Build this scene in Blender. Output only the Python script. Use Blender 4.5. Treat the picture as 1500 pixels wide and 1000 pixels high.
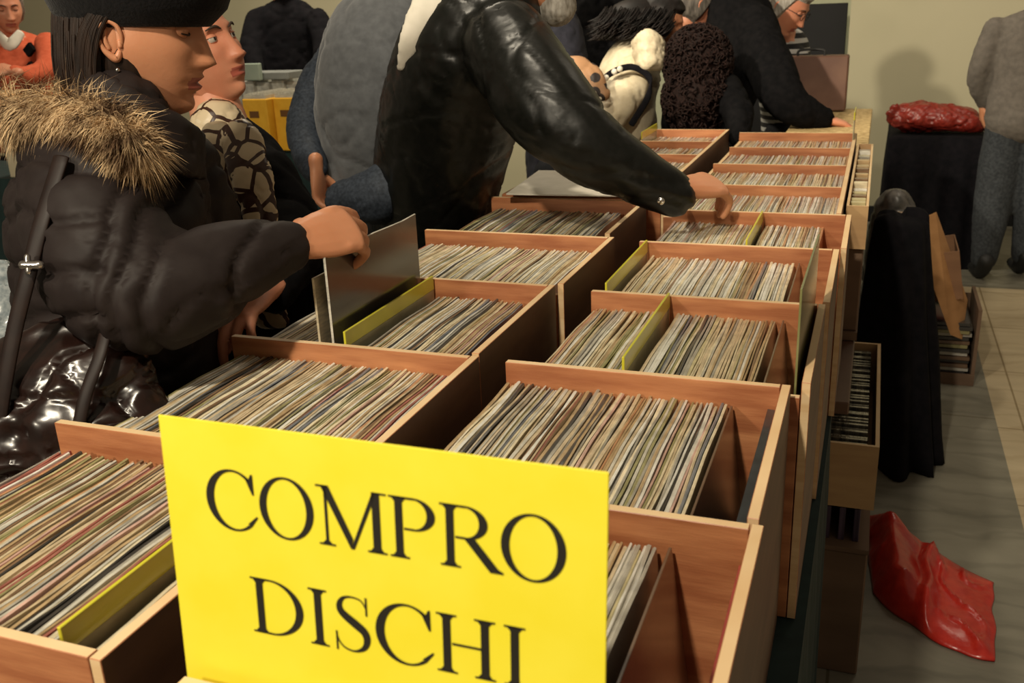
import bpy, bmesh, math, random
from mathutils import Vector as V, Matrix, noise
random.seed(7)
sc = bpy.context.scene
C = sc.collection
for o in list(bpy.data.objects): bpy.data.objects.remove(o)

# ------------------------------------------------------------ camera
F_PX, YAW, PITCH, ROLL, HC = 1403.1, 0.36478, -0.33771, -0.04212, 1.58
cy, sy, cp, sp = math.cos(YAW), math.sin(YAW), math.cos(PITCH), math.sin(PITCH)
_r = V((cy, sy, 0)); FW = V((-sy*cp, cy*cp, sp)); _u = _r.cross(FW)
_c, _s = math.cos(ROLL), math.sin(ROLL)
RT = _r*_c + _u*_s; UP = -_r*_s + _u*_c
EYE = V((0, 0, HC))
def ray(x, y): return RT*((x-750)/F_PX) - UP*((y-500)/F_PX) + FW
def at(x, y, d): return EYE + ray(x, y)*d          # a point of the place seen at that pixel, d metres deep
cam = bpy.data.cameras.new('camera'); co = bpy.data.objects.new('camera', cam); C.objects.link(co)
M = Matrix.Identity(4)
for i, v in enumerate((RT, UP, -FW)):
    for k in range(3): M[k][i] = v[k]
M.translation = EYE; co.matrix_world = M
cam.sensor_width = 36; cam.lens = F_PX/1500*36; cam.clip_start = .02; cam.clip_end = 60
cam.dof.use_dof = True; cam.dof.focus_distance = 1.5; cam.dof.aperture_fstop = 10
sc.camera = co

# ------------------------------------------------------------ light
w = bpy.data.worlds.new('hall_light'); sc.world = w; w.use_nodes = True
bg = w.node_tree.nodes['Background']; bg.inputs[0].default_value = (1, .80, .56, 1); bg.inputs[1].default_value = .16
def lamp(name, kind, loc, target, energy, size, col, spot=None):
    l = bpy.data.lights.new(name, kind); l.energy = energy; l.color = col
    if kind == 'AREA': l.shape = 'DISK'; l.size = size
    else: l.shadow_soft_size = size
    if spot: l.spot_size = math.radians(spot); l.spot_blend = .5
    o = bpy.data.objects.new(name, l); C.objects.link(o); o.location = loc
    o.rotation_euler = (V(target)-V(loc)).to_track_quat('-Z', 'Y').to_euler()
    return o
WARM = (1, .88, .68)
lamp('hall_spot', 'SPOT', (-.62, -.7, 3.4), (-.4, 1.5, 1.0), 285, .07, WARM, 110)
lamp('low_spot', 'SPOT', (-1.30, -1.0, 2.15), (-.6, 4, 1.2), 80, .08, WARM, 100)
lamp('mid_spot', 'SPOT', (-1.6, 1.2, 2.75), (.1, 6.8, 1.45), 480, .06, WARM, 46)
lamp('far_crate_fill', 'SPOT', (-.95, 1.5, 3.4), (-.4, 3.0, 1.0), 130, .07, WARM, 62)  # added fill, no known fixture: brightens the far crates
lamp('left_wall_fill', 'AREA', (-2.6, 4.6, 4.0), (-2.9, 6.2, .8), 115, .8, WARM)  # added fill, no known fixture: lifts the back wall on the left
lamp('ceiling_lamp_back', 'AREA', (1.0, 5.0, 4.0), (.6, 6.4, .4), 16, .8, WARM)
sc.view_settings.view_transform = 'Standard'; sc.view_settings.look = 'None'
sc.view_settings.exposure = 0.0; sc.view_settings.gamma = 1

# ------------------------------------------------------------ helpers
def tag(o, label=None, cat=None, group=None, kind=None):
    if label: o['label'] = label
    if cat: o['category'] = cat
    if group: o['group'] = group
    if kind: o['kind'] = kind
    return o
def empty(name, loc, label, cat, group=None, rz=0):
    o = bpy.data.objects.new(name, None); C.objects.link(o); o.location = loc; o.rotation_euler.z = rz
    o.empty_display_size = .05
    return tag(o, label, cat, group)
def link(name, me, mats, parent=None, smooth=False):
    o = bpy.data.objects.new(name, me); C.objects.link(o)
    if not isinstance(mats, (list, tuple)): mats = [mats]
    for m in mats: me.materials.append(m)
    if smooth:
        me.polygons.foreach_set('use_smooth', [True]*len(me.polygons))
    if parent:
        o.parent = parent
        if parent.parent is None: o.matrix_parent_inverse = Matrix.LocRotScale(parent.location, parent.rotation_euler, None).inverted()
    return o
def obj(name, bm, mats, parent=None, smooth=False):
    me = bpy.data.meshes.new(name); bm.to_mesh(me); bm.free()
    return link(name, me, mats, parent, smooth)
def box(bm, x0, x1, y0, y1, z0, z1, mi=0, bev=0, M4=None):
    vs = [bm.verts.new((x, y, z)) for z in (z0, z1) for y in (y0, y1) for x in (x0, x1)]
    fs = [bm.faces.new([vs[i] for i in q]) for q in ((0,2,3,1),(4,5,7,6),(0,1,5,4),(1,3,7,5),(3,2,6,7),(2,0,4,6))]
    for f in fs: f.material_index = mi
    if bev:
        es = list({e for f in fs for e in f.edges})
        g = bmesh.ops.bevel(bm, geom=es, offset=bev, segments=1, affect='EDGES')
        vs = list({v for f in g['faces'] for v in f.verts} | {v for v in vs if v.is_valid})
    if M4: bmesh.ops.transform(bm, matrix=M4, verts=[v for v in vs if v.is_valid])
    return fs
def catmull(pts, n):
    out = []
    m = len(pts)
    for i in range(m-1):
        p0, p1, p2, p3 = pts[max(i-1, 0)], pts[i], pts[i+1], pts[min(i+2, m-1)]
        for k in range(n):
            t = k/n
            out.append([.5*((2*b)+(-a+c)*t+(2*a-5*b+4*c-d)*t*t+(-a+3*b-3*c+d)*t**3) for a, b, c, d in zip(p0, p1, p2, p3)])
    out.append(list(pts[-1])); return out
def tube(bm, pts, side=None, seg=14, sub=5, caps=True, mi=0):
    """pts: (point, rx[, ry]) rings lofted along a smooth line, rounded ends."""
    P = [list(p[0]) + [p[1], p[2] if len(p) > 2 else p[1]] for p in pts]
    P = catmull(P, sub) if sub > 1 else P
    n = len(P); rings = []
    prev = V(side) if side is not None else None
    def ring(c, t, rx, ry, s):
        b = t.cross(s).normalized()
        return [bm.verts.new(c + s*(rx*math.cos(a)) + b*(ry*math.sin(a))) for a in [2*math.pi*k/seg for k in range(seg)]]
    def frame(t):
        nonlocal prev
        if prev is None:
            prev = V((0, 0, 1)) if abs(t.z) < .9 else V((1, 0, 0))
        s = prev - t*prev.dot(t)
        if s.length < 1e-5: s = t.orthogonal()
        s.normalize()
        if side is None: prev = s
        return s
    for i in range(n):
        a, b = V(P[max(i-1, 0)][:3]), V(P[min(i+1, n-1)][:3])
        t = (b-a).normalized() if (b-a).length > 1e-9 else V((0, 0, 1))
        s = frame(t); c = V(P[i][:3]); rx, ry = max(P[i][3], 1e-4), max(P[i][4], 1e-4)
        if i == 0 and caps:
            for h in (.95, .7, .35):
                k = math.sqrt(1-h*h); rings.append(ring(c - t*(h*min(rx, ry)), t, rx*k, ry*k, s))
        rings.append(ring(c, t, rx, ry, s))
        if i == n-1 and caps:
            for h in (.35, .7, .95):
                k = math.sqrt(1-h*h); rings.append(ring(c + t*(h*min(rx, ry)), t, rx*k, ry*k, s))
    for a, b in zip(rings, rings[1:]):
        for k in range(seg):
            f = bm.faces.new((a[k], a[(k+1) % seg], b[(k+1) % seg], b[k])); f.material_index = mi; f.smooth = True
    f = bm.faces.new(list(reversed(rings[0]))); f.material_index = mi
    f = bm.faces.new(rings[-1]); f.material_index = mi
def ellipsoid(bm, c, r, seg=16, rings=10, M3=None, mi=0):
    g = bmesh.ops.create_uvsphere(bm, u_segments=seg, v_segments=rings, radius=1)
    for v in g['verts']:
        p = V((v.co.x*r[0], v.co.y*r[1], v.co.z*r[2]))
        if M3: p = M3 @ p
        v.co = p + V(c)
    for f in {f for v in g['verts'] for f in v.link_faces}: f.material_index = mi; f.smooth = True
def remesh(bm, vox, sm=4, disp=None):
    """fuse overlapping pieces into one continuous skin; returns a mesh datablock"""
    bmesh.ops.recalc_face_normals(bm, faces=bm.faces)
    me = bpy.data.meshes.new('tmp'); bm.to_mesh(me); bm.free()
    o = bpy.data.objects.new('tmp', me); C.objects.link(o)
    m = o.modifiers.new('r', 'REMESH'); m.mode = 'VOXEL'; m.voxel_size = vox; m.use_smooth_shade = True
    if sm:
        s = o.modifiers.new('s', 'SMOOTH'); s.iterations = sm; s.factor = .5
    dg = bpy.context.evaluated_depsgraph_get(); dg.update()
    out = bpy.data.meshes.new_from_object(o.evaluated_get(dg))
    bpy.data.objects.remove(o)
    if disp:
        nv = len(out.vertices)
        nr = [v.normal.copy() for v in out.vertices]
        for i, v in enumerate(out.vertices): v.co = v.co + nr[i]*disp(v.co)
    out.polygons.foreach_set('use_smooth', [True]*len(out.polygons))
    return out
def join(meshes, mats_idx=None):
    bm = bmesh.new()
    for k, me in enumerate(meshes):
        n = len(bm.faces); bm.from_mesh(me); bm.faces.ensure_lookup_table()
    return bm
def folds(amp, sx, sy, sz, seed=0., fine=.25):
    def f(p):
        q = V((p.x*sx+seed, p.y*sy+seed*.7, p.z*sz))
        a = noise.noise(q); b = noise.noise(q*2.3+V((5, 5, 5)))
        c = noise.noise(V((q.x*.8+11, q.y*.8, q.z*1.5)))
        return amp*(.40*a + .15*b) - amp*.40*math.exp(-(a/.05)**2) - amp*.35*math.exp(-(c/.04)**2) + amp*fine*.4*noise.noise(q*5)
    return f

# ------------------------------------------------------------ materials
_mats = {}
def N(nt, t, **kw):
    n = nt.nodes.new(t)
    for k, v in kw.items(): setattr(n, k, v)
    return n
def mat(name, c1, c2=None, rough=.6, scale=(8, 8, 8), nscale=1., detail=4, bump=0., bscale=60., coat=0., metal=0., sheen=0., spec=.5, sub=0., contrast=(.35, .65), bvec=None):
    if name in _mats: return _mats[name]
    m = bpy.data.materials.new(name); m.use_nodes = True; nt = m.node_tree
    b = nt.nodes['Principled BSDF']; L = nt.links.new
    tc = N(nt, 'ShaderNodeTexCoord'); mp = N(nt, 'ShaderNodeMapping'); mp.inputs['Scale'].default_value = scale
    L(tc.outputs['Object'], mp.inputs[0])
    nz = N(nt, 'ShaderNodeTexNoise'); nz.inputs['Scale'].default_value = nscale; nz.inputs['Detail'].default_value = detail
    L(mp.outputs[0], nz.inputs['Vector'])
    cr = N(nt, 'ShaderNodeValToRGB'); cr.color_ramp.elements[0].position = contrast[0]; cr.color_ramp.elements[1].position = contrast[1]
    cr.color_ramp.elements[0].color = (*c1, 1); cr.color_ramp.elements[1].color = (*(c2 or [x*1.15 for x in c1]), 1)
    L(nz.outputs['Fac'], cr.inputs[0]); L(cr.outputs[0], b.inputs['Base Color'])
    b.inputs['Roughness'].default_value = rough; b.inputs['Metallic'].default_value = metal
    b.inputs['Coat Weight'].default_value = coat; b.inputs['Coat Roughness'].default_value = .15
    b.inputs['Specular IOR Level'].default_value = spec
    if sheen: b.inputs['Sheen Weight'].default_value = sheen
    if sub:
        b.inputs['Subsurface Weight'].default_value = sub; b.inputs['Subsurface Radius'].default_value = (1, .35, .2); b.inputs['Subsurface Scale'].default_value = .008
    if bump:
        n2 = N(nt, 'ShaderNodeTexNoise'); n2.inputs['Scale'].default_value = bscale; n2.inputs['Detail'].default_value = 3
        mp2 = N(nt, 'ShaderNodeMapping'); mp2.inputs['Scale'].default_value = bvec or (1, 1, 1)
        L(tc.outputs['Object'], mp2.inputs[0]); L(mp2.outputs[0], n2.inputs['Vector'])
        bp = N(nt, 'ShaderNodeBump'); bp.inputs['Strength'].default_value = bump; bp.inputs['Distance'].default_value = .01
        L(n2.outputs['Fac'], bp.inputs['Height']); L(bp.outputs[0], b.inputs['Normal'])
    _mats[name] = m; return m
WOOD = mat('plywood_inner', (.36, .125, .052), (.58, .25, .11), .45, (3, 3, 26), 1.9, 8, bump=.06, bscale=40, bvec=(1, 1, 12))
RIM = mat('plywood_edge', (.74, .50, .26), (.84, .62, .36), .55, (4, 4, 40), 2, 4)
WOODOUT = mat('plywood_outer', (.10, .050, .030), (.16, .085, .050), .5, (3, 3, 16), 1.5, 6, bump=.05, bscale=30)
TRAYW = mat('pine_tray', (.45, .27, .13), (.55, .35, .17), .5, (3, 3, 20), 1.5, 5)
PARTB = mat('particle_board', (.40, .27, .11), (.62, .46, .22), .7, (1, 1, 1), 45, 3, contrast=(.4, .6))
YEL = mat('yellow_card', (.90, .78, .03), (.93, .82, .05), .55, nscale=2)
YDIV = mat('yellow_divider', (.62, .58, .03), (.72, .66, .06), .3, nscale=1, coat=.6)
INK = mat('black_ink', (.012, .010, .006), None, .6)
SKIN = mat('skin_warm', (.52, .215, .105), (.60, .27, .145), .45, (1, 1, 1), 9, 3, bump=.04, bscale=160, sub=.12)
SKINR = mat('skin_ruddy', (.58, .22, .125), (.66, .30, .18), .5, (1, 1, 1), 9, 3, bump=.05, bscale=140, sub=.1)
LIP = mat('lips', (.36, .09, .06), None, .35)
EYEW = mat('eye_white', (.40, .35, .30), None, .2); IRIS = mat('iris_dark', (.02, .012, .008), None, .1)
BROW = mat('eyebrow_hair', (.035, .02, .012), None, .8)
HAIR = mat('dark_brown_hair', (.009, .005, .0035), (.026, .014, .009), .5, (30, 30, 3), 4, 3, spec=.25)
HAIRBL = mat('black_hair', (.005, .004, .0035), (.012, .008, .007), .55, nscale=3, spec=.2)
HAIRGR = mat('grey_hair', (.18, .16, .13), (.42, .39, .34), .6, (30, 30, 8), 3, 3)
CURL = mat('curly_dark_hair', (.007, .004, .0035), (.020, .009, .007), .8, nscale=12, spec=.15)
BERET = mat('black_wool', (.004, .004, .005), (.008, .007, .008), .95, spec=.15, nscale=20, bump=.2, bscale=200, sheen=.1)
PARKA = mat('parka_nylon', (.017, .012, .0115), (.023, .017, .016), .58, nscale=3, bump=.15, bscale=16, spec=.2)
COATBL = mat('black_wool_coat', (.003, .003, .0035), (.006, .0055, .006), .9, spec=.08, nscale=5, bump=.2, bscale=20)
LEATH = mat('black_leather', (.0035, .004, .003), (.0065, .0065, .0055), .36, nscale=6, bump=.32, bscale=11, bvec=(1, 1, 1), spec=.32)
BAGL = mat('brown_patent_leather', (.009, .004, .003), (.018, .007, .005), .27, nscale=6, bump=.5, bscale=9, coat=.2)
SWEAT = mat('grey_sweater', (.065, .069, .075), (.088, .093, .10), .9, nscale=6, bump=.25, bscale=12, sheen=.2)
NAVY = mat('navy_jacket', (.016, .021, .030), (.035, .044, .06), .7, spec=.25, nscale=14, bump=.5, bscale=16)
ORANGE = None
JEANS = mat('blue_jeans', (.018, .022, .027), (.042, .048, .054), .85, nscale=9, bump=.3, bscale=20)
TAUPE = mat('taupe_sweatshirt', (.12, .105, .09), (.155, .135, .115), .9, nscale=5, bump=.3, bscale=10)
CREAM = mat('cream_down_jacket', (.62, .53, .36), (.70, .61, .44), .6, nscale=8, bump=.3, bscale=12)
DARKTR = mat('dark_trousers', (.008, .009, .011), (.012, .012, .015), .85, spec=.2, nscale=6, bump=.2, bscale=15)
TEAL = mat('dark_teal_cloth', (.006, .022, .022), (.010, .032, .032), .85, nscale=4, bump=.3, bscale=10)
BLACKCL = mat('black_cloth', (.0035, .0035, .005), (.007, .006, .008), .95, spec=.15, nscale=4, bump=.3, bscale=9)
REDPL = mat('red_plastic', (.50, .018, .012), (.60, .035, .020), .3, nscale=5, bump=.35, bscale=22, coat=.2)
REDPLD = mat('dark_red_plastic', (.16, .014, .009), (.26, .025, .015), .35, nscale=8, bump=.6, bscale=16)
CARD = mat('cardboard', (.40, .20, .075), (.48, .25, .10), .75, (2, 2, 10), 2, 4)
CARDD = mat('brown_carton', (.14, .085, .052), (.18, .11, .068), .8, (2, 2, 8), 2, 4)
PAPER = mat('white_paper', (.66, .62, .52), (.75, .70, .60), .6, nscale=3)
PLASW = mat('clear_sleeve_plastic', (.34, .34, .31), (.55, .54, .48), .12, nscale=5, bump=.3, bscale=9, coat=1)
STEEL = mat('bright_metal', (.6, .58, .55), None, .2, metal=1)
RUBBER = mat('dark_rubber', (.01, .01, .01), None, .6)

def fur_mat(name, a, b):
    return mat(name, a, b, .8, (1, 1, 1), 14, 2)
FUR = mat('tan_fur', (.10, .05, .022), (.70, .50, .28), .8, (1, 1, 1), 22, 3, contrast=(.38, .6))
def stripes(name, a, b, axis, n, duty=.5):
    m = bpy.data.materials.new(name); m.use_nodes = True; nt = m.node_tree; b_ = nt.nodes['Principled BSDF']
    tc = N(nt, 'ShaderNodeTexCoord'); sx = N(nt, 'ShaderNodeSeparateXYZ'); nt.links.new(tc.outputs['Object'], sx.inputs[0])
    mu = N(nt, 'ShaderNodeMath', operation='MULTIPLY'); mu.inputs[1].default_value = n; nt.links.new(sx.outputs[axis], mu.inputs[0])
    fr = N(nt, 'ShaderNodeMath', operation='FRACT'); nt.links.new(mu.outputs[0], fr.inputs[0])
    gt = N(nt, 'ShaderNodeMath', operation='GREATER_THAN'); gt.inputs[1].default_value = duty; nt.links.new(fr.outputs[0], gt.inputs[0])
    mx = N(nt, 'ShaderNodeMix', data_type='RGBA'); nt.links.new(gt.outputs[0], mx.inputs[0])
    mx.inputs[6].default_value = (*a, 1); mx.inputs[7].default_value = (*b, 1)
    nt.links.new(mx.outputs[2], b_.inputs['Base Color']); b_.inputs['Roughness'].default_value = .85
    return m
STRIPE = stripes('striped_shirt', (.01, .01, .012), (.5, .5, .48), 2, 22, .55)
def voro(name, cols, scale, pos, rough=.7, feature='F1'):
    m = bpy.data.materials.new(name); m.use_nodes = True; nt = m.node_tree; b_ = nt.nodes['Principled BSDF']
    tc = N(nt, 'ShaderNodeTexCoord'); vo = N(nt, 'ShaderNodeTexVoronoi', feature=feature); vo.inputs['Scale'].default_value = scale
    nt.links.new(tc.outputs['Object'], vo.inputs['Vector'])
    cr = N(nt, 'ShaderNodeValToRGB'); cr.color_ramp.interpolation = 'CONSTANT'
    e = cr.color_ramp.elements; e[0].position = 0; e[0].color = (*cols[0], 1); e[1].position = pos[0]; e[1].color = (*cols[1], 1)
    for p, c in zip(pos[1:], cols[2:]):
        x = e.new(p); x.color = (*c, 1)
    nt.links.new(vo.outputs['Distance'], cr.inputs[0]); nt.links.new(cr.outputs[0], b_.inputs['Base Color']); b_.inputs['Roughness'].default_value = rough
    return m
LEOP = voro('spotted_bag_fabric', [(.75, .66, .50), (.02, .012, .01), (.36, .19, .09)], 17, [.16, .38], .6)
SCARF = voro('patterned_silk', [(.05, .02, .012), (.66, .54, .36), (.70, .60, .42)], 19, [.07, .4], .4, 'DISTANCE_TO_EDGE')
def argyle():
    m = bpy.data.materials.new('orange_argyle_knit'); m.use_nodes = True; nt = m.node_tree; b_ = nt.nodes['Principled BSDF']; L = nt.links.new
    tc = N(nt, 'ShaderNodeTexCoord'); sx = N(nt, 'ShaderNodeSeparateXYZ'); L(tc.outputs['Object'], sx.inputs[0])
    def pp(sock, s):
        a = N(nt, 'ShaderNodeMath', operation='PINGPONG'); a.inputs[1].default_value = s; L(sock, a.inputs[0])
        d = N(nt, 'ShaderNodeMath', operation='DIVIDE'); d.inputs[1].default_value = s; L(a.outputs[0], d.inputs[0]); return d.outputs[0]
    ad = N(nt, 'ShaderNodeMath', operation='ADD'); L(pp(sx.outputs[0], .09), ad.inputs[0]); L(pp(sx.outputs[2], .055), ad.inputs[1])
    lt = N(nt, 'ShaderNodeMath', operation='LESS_THAN'); lt.inputs[1].default_value = .45; L(ad.outputs[0], lt.inputs[0])
    mx = N(nt, 'ShaderNodeMix', data_type='RGBA'); L(lt.outputs[0], mx.inputs[0]); mx.inputs[6].default_value = (.58, .10, .035, 1); mx.inputs[7].default_value = (.03, .012, .012, 1)
    L(mx.outputs[2], b_.inputs['Base Color']); b_.inputs['Roughness'].default_value = .9
    return m
ARGYLE = argyle()
KNITOR = mat('orange_knit', (.55, .095, .035), (.62, .12, .05), .9, nscale=6, bump=.3, bscale=30)

# ------------------------------------------------------------ the setting
def struct(o): return tag(o, kind='structure')
def floor_mat(name, a, b, vein, tile):
    m = bpy.data.materials.new(name); m.use_nodes = True; nt = m.node_tree; p = nt.nodes['Principled BSDF']; L = nt.links.new
    tc = N(nt, 'ShaderNodeTexCoord')
    nz = N(nt, 'ShaderNodeTexNoise'); nz.inputs['Scale'].default_value = 2.2; nz.inputs['Detail'].default_value = 8; nz.inputs['Distortion'].default_value = 1.2
    mp = N(nt, 'ShaderNodeMapping'); mp.inputs['Scale'].default_value = (1, 2.6, 1); L(tc.outputs['Object'], mp.inputs[0]); L(mp.outputs[0], nz.inputs[0])
    cr = N(nt, 'ShaderNodeValToRGB'); cr.color_ramp.elements[0].color = (*a, 1); cr.color_ramp.elements[1].color = (*b, 1)
    cr.color_ramp.elements[0].position = .35; cr.color_ramp.elements[1].position = .62; L(nz.outputs[0], cr.inputs[0])
    wv = N(nt, 'ShaderNodeTexWave', bands_direction='Y'); wv.inputs['Scale'].default_value = 2.2; wv.inputs['Distortion'].default_value = 9; wv.inputs['Detail'].default_value = 4
    L(tc.outputs['Object'], wv.inputs[0])
    c2 = N(nt, 'ShaderNodeValToRGB'); c2.color_ramp.elements[0].position = .0; c2.color_ramp.elements[1].position = .12
    c2.color_ramp.elements[0].color = (*vein, 1); c2.color_ramp.elements[1].color = (1, 1, 1, 1); L(wv.outputs[0], c2.inputs[0])
    mx = N(nt, 'ShaderNodeMix', data_type='RGBA', blend_type='MULTIPLY'); mx.inputs[0].default_value = 1
    L(cr.outputs[0], mx.inputs[6]); L(c2.outputs[0], mx.inputs[7])
    br = N(nt, 'ShaderNodeTexBrick'); br.offset = 0; br.inputs['Scale'].default_value = 1; br.inputs['Mortar Size'].default_value = .004
    br.inputs['Brick Width'].default_value = tile; br.inputs['Row Height'].default_value = tile
    br.inputs['Color1'].default_value = br.inputs['Color2'].default_value = (1, 1, 1, 1); br.inputs['Mortar'].default_value = (.55, .5, .42, 1)
    L(tc.outputs['Object'], br.inputs[0])
    m2 = N(nt, 'ShaderNodeMix', data_type='RGBA', blend_type='MULTIPLY'); m2.inputs[0].default_value = 1
    L(mx.outputs[2], m2.inputs[6]); L(br.outputs[0], m2.inputs[7]); L(m2.outputs[2], p.inputs['Base Color'])
    p.inputs['Roughness'].default_value = .38
    return m
GREYST = floor_mat('grey_green_stone', (.17, .16, .125), (.25, .235, .185), (.82, .82, .82), 1.9)
BEIGE = floor_mat('beige_travertine', (.46, .37, .235), (.56, .46, .30), (.9, .88, .85), .62)
bm = bmesh.new()
def quad(bm, x0, x1, y0, y1, z, mi):
    f = bm.faces.new([bm.verts.new(p) for p in ((x0, y0, z), (x1, y0, z), (x1, y1, z), (x0, y1, z))]); f.material_index = mi
quad(bm, -9, .53, -2.5, 5.67, 0, 0); quad(bm, .53, 3.2, -2.5, 5.67, 0, 1); quad(bm, -9, 3.2, 5.67, 8.2, 0, 0)
struct(obj('floor', bm, [GREYST, BEIGE]))
WALLM = mat('painted_plaster', (.46, .43, .29), (.52, .48, .33), .85, (.6, .6, .6), 2, 5, bump=.05, bscale=60)
WALLG = mat('greenish_plaster', (.38, .40, .28), (.43, .44, .31), .85, (.6, .6, .6), 2, 5)
DARKB = mat('near_black_paint', (.006, .006, .007), None, .8)
bm = bmesh.new(); box(bm, -.21, 3.2, 7.3, 8.2, 0, 4); struct(obj('wall_right_bay', bm, WALLM))
bm = bmesh.new(); box(bm, -9, -.21, 8.0, 8.2, 0, 4); struct(obj('wall_back', bm, WALLG))
bm = bmesh.new(); box(bm, -9.0, -2.0, 7.6, 8.0, 0, 4); struct(obj('wall_left_bay', bm, WALLM))
bm = bmesh.new(); box(bm, -.21, 3.2, 7.27, 7.3, 0, .11); struct(obj('baseboard_back', bm, DARKB))
# black display screen standing in the recess
t = empty('display_screen', (-.65, 7.5, 0), 'tall black freestanding panel in the wall recess behind the man with glasses', 'screen')
bm = bmesh.new(); box(bm, -1.25, -.235, 7.47, 7.52, .05, 1.50, bev=.004); obj('panel', bm, DARKB, t)
for x in (-1.2, -.32):
    bm = bmesh.new(); box(bm, x, x+.05, 7.38, 7.62, 0, .05); obj('foot', bm, RUBBER, t)

# ------------------------------------------------------------ tables
def table(name, label, x0, x1, y0, y1, top, topm, clothm, cloth_sides=True):
    t = empty(name, ((x0+x1)/2, (y0+y1)/2, 0), label, 'table')
    bm = bmesh.new(); box(bm, x0+.006, x1-.006, y0+.006, y1-.006, top-.03, top-.002, bev=.003); obj('tabletop', bm, topm, t)
    for x in (x0+.05, x1-.09):
        for y in (y0+.05, y1-.09):
            bm = bmesh.new(); box(bm, x, x+.04, y, y+.04, 0, top-.03); obj('leg', bm, STEEL, t)
    if cloth_sides:
        bm = bmesh.new(); per = []
        for (xa, ya), (xb, yb) in (((x0, y0), (x1, y0)), ((x1, y0), (x1, y1)), ((x1, y1), (x0, y1)), ((x0, y1), (x0, y0))):
            n = max(4, int(math.hypot(xb-xa, yb-ya)/.03))
            nx, ny = (yb-ya), -(xb-xa); l = math.hypot(nx, ny); nx /= l; ny /= l
            for k in range(n): per.append((xa+(xb-xa)*k/n, ya+(yb-ya)*k/n, nx, ny))
        rows = []
        for j, z in enumerate((top+.001, top-.004, top*.75, top*.5, top*.25, .012)):
            a = 0 if j < 2 else .006+.012*(j-1)/4
            rows.append([bm.verts.new((x+nx*(a*math.sin(i*.9)*.5+a*.2), y+ny*(a*math.sin(i*.9)*.5+a*.2), z)) for i, (x, y, nx, ny) in enumerate(per)])
        for a, b in zip(rows, rows[1:]):
            for i in range(len(per)): bm.faces.new((a[i], b[i], b[(i+1) % len(per)], a[(i+1) % len(per)]))
        bm.faces.new(rows[0])
        obj('tablecloth', bm, clothm, t, smooth=False)
    return t
TT = .752
table('trestle_table', 'long table under dark teal cloth carrying the near record crates', -.97, -.035, .50, 1.97, TT, PARTB, TEAL)
table('trestle_table', 'long bare-edged table carrying the far record crates', -.97, .004, 2.0, 3.72, TT, WOODOUT, TEAL, False)

# ------------------------------------------------------------ crates
def crate(label, x0, x1, y0, y1, top=1.11, base=.755, frontdrop=.022, leftdrop=.05, group=None, comps=0):
    t = empty('record_crate', ((x0+x1)/2, (y0+y1)/2, base), label, 'crate', group)
    th = .0115
    def panel(name, a, b, c, d, e, f):
        bm = bmesh.new(); fs = box(bm, a, b, c, d, e, f)
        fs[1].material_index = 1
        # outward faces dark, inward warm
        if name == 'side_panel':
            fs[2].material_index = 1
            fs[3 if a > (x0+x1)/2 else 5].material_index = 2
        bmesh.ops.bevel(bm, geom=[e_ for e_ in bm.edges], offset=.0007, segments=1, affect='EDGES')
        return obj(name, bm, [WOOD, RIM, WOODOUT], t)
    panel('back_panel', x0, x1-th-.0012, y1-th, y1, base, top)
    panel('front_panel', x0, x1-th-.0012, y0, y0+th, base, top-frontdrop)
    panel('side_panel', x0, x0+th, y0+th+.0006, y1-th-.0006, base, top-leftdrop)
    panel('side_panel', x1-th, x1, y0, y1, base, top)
    bm = bmesh.new(); box(bm, x0+th+.0005, x1-th-.0005, y0+th+.0005, y1-th-.0005, base+.001, base+.009); obj('bottom_panel', bm, WOOD, t)
    for k in range(1, comps):
        y = y0+(y1-y0)*k/comps
        o = panel('divider_panel', x0+th+.0005, x1-th-.001, y-th/2, y+th/2, base+.0095, top-.004)
    return t
CR = dict(
 L1=('nearest left record crate, cut off by the photo corner', -.933, -.534, .468, .838, 0),
 L2=('second left record crate, right behind the yellow sign', -.915, -.502, .848, 1.180, .022),
 L3=('third left record crate, where a sleeve is being pulled up', -.912, -.506, 1.190, 1.552, .022),
 L4=('fourth left record crate, full of pale sleeves', -.930, -.494, 1.562, 1.925, .022),
 L5=('fifth left record crate, under the leather-clad arm', -.920, -.512, 1.955, 2.312, .022),
 R1=('nearest right record crate, holding the yellow sign', -.458, -.067, .462, .818, 0),
 R2=('second right record crate, with a gap and a dark sleeve at its right end', -.457, -.0725, .828, 1.178, .022),
 R3=('third right record crate, split by a yellow divider', -.434, -.049, 1.190, 1.538, .022),
 R4=('fourth right record crate, yellow divider at its left end', -.434, -.043, 1.548, 1.905, .022),
 R5=('fifth right record crate, small yellow divider near its middle', -.430, -.030, 1.915, 2.228, .022))
for k, (lab, a, b, c, d, fd) in CR.items(): crate(lab, a, b, c, d, frontdrop=fd, leftdrop=.052)
crate('far right long record crate of four compartments, at the reaching hand', -.455, -.052, 2.238, 3.60, leftdrop=.03, comps=4)
crate('far left long record crate in front of the cream jacket', -.790, -.503, 2.50, 3.68, leftdrop=.012, comps=4)

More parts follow.
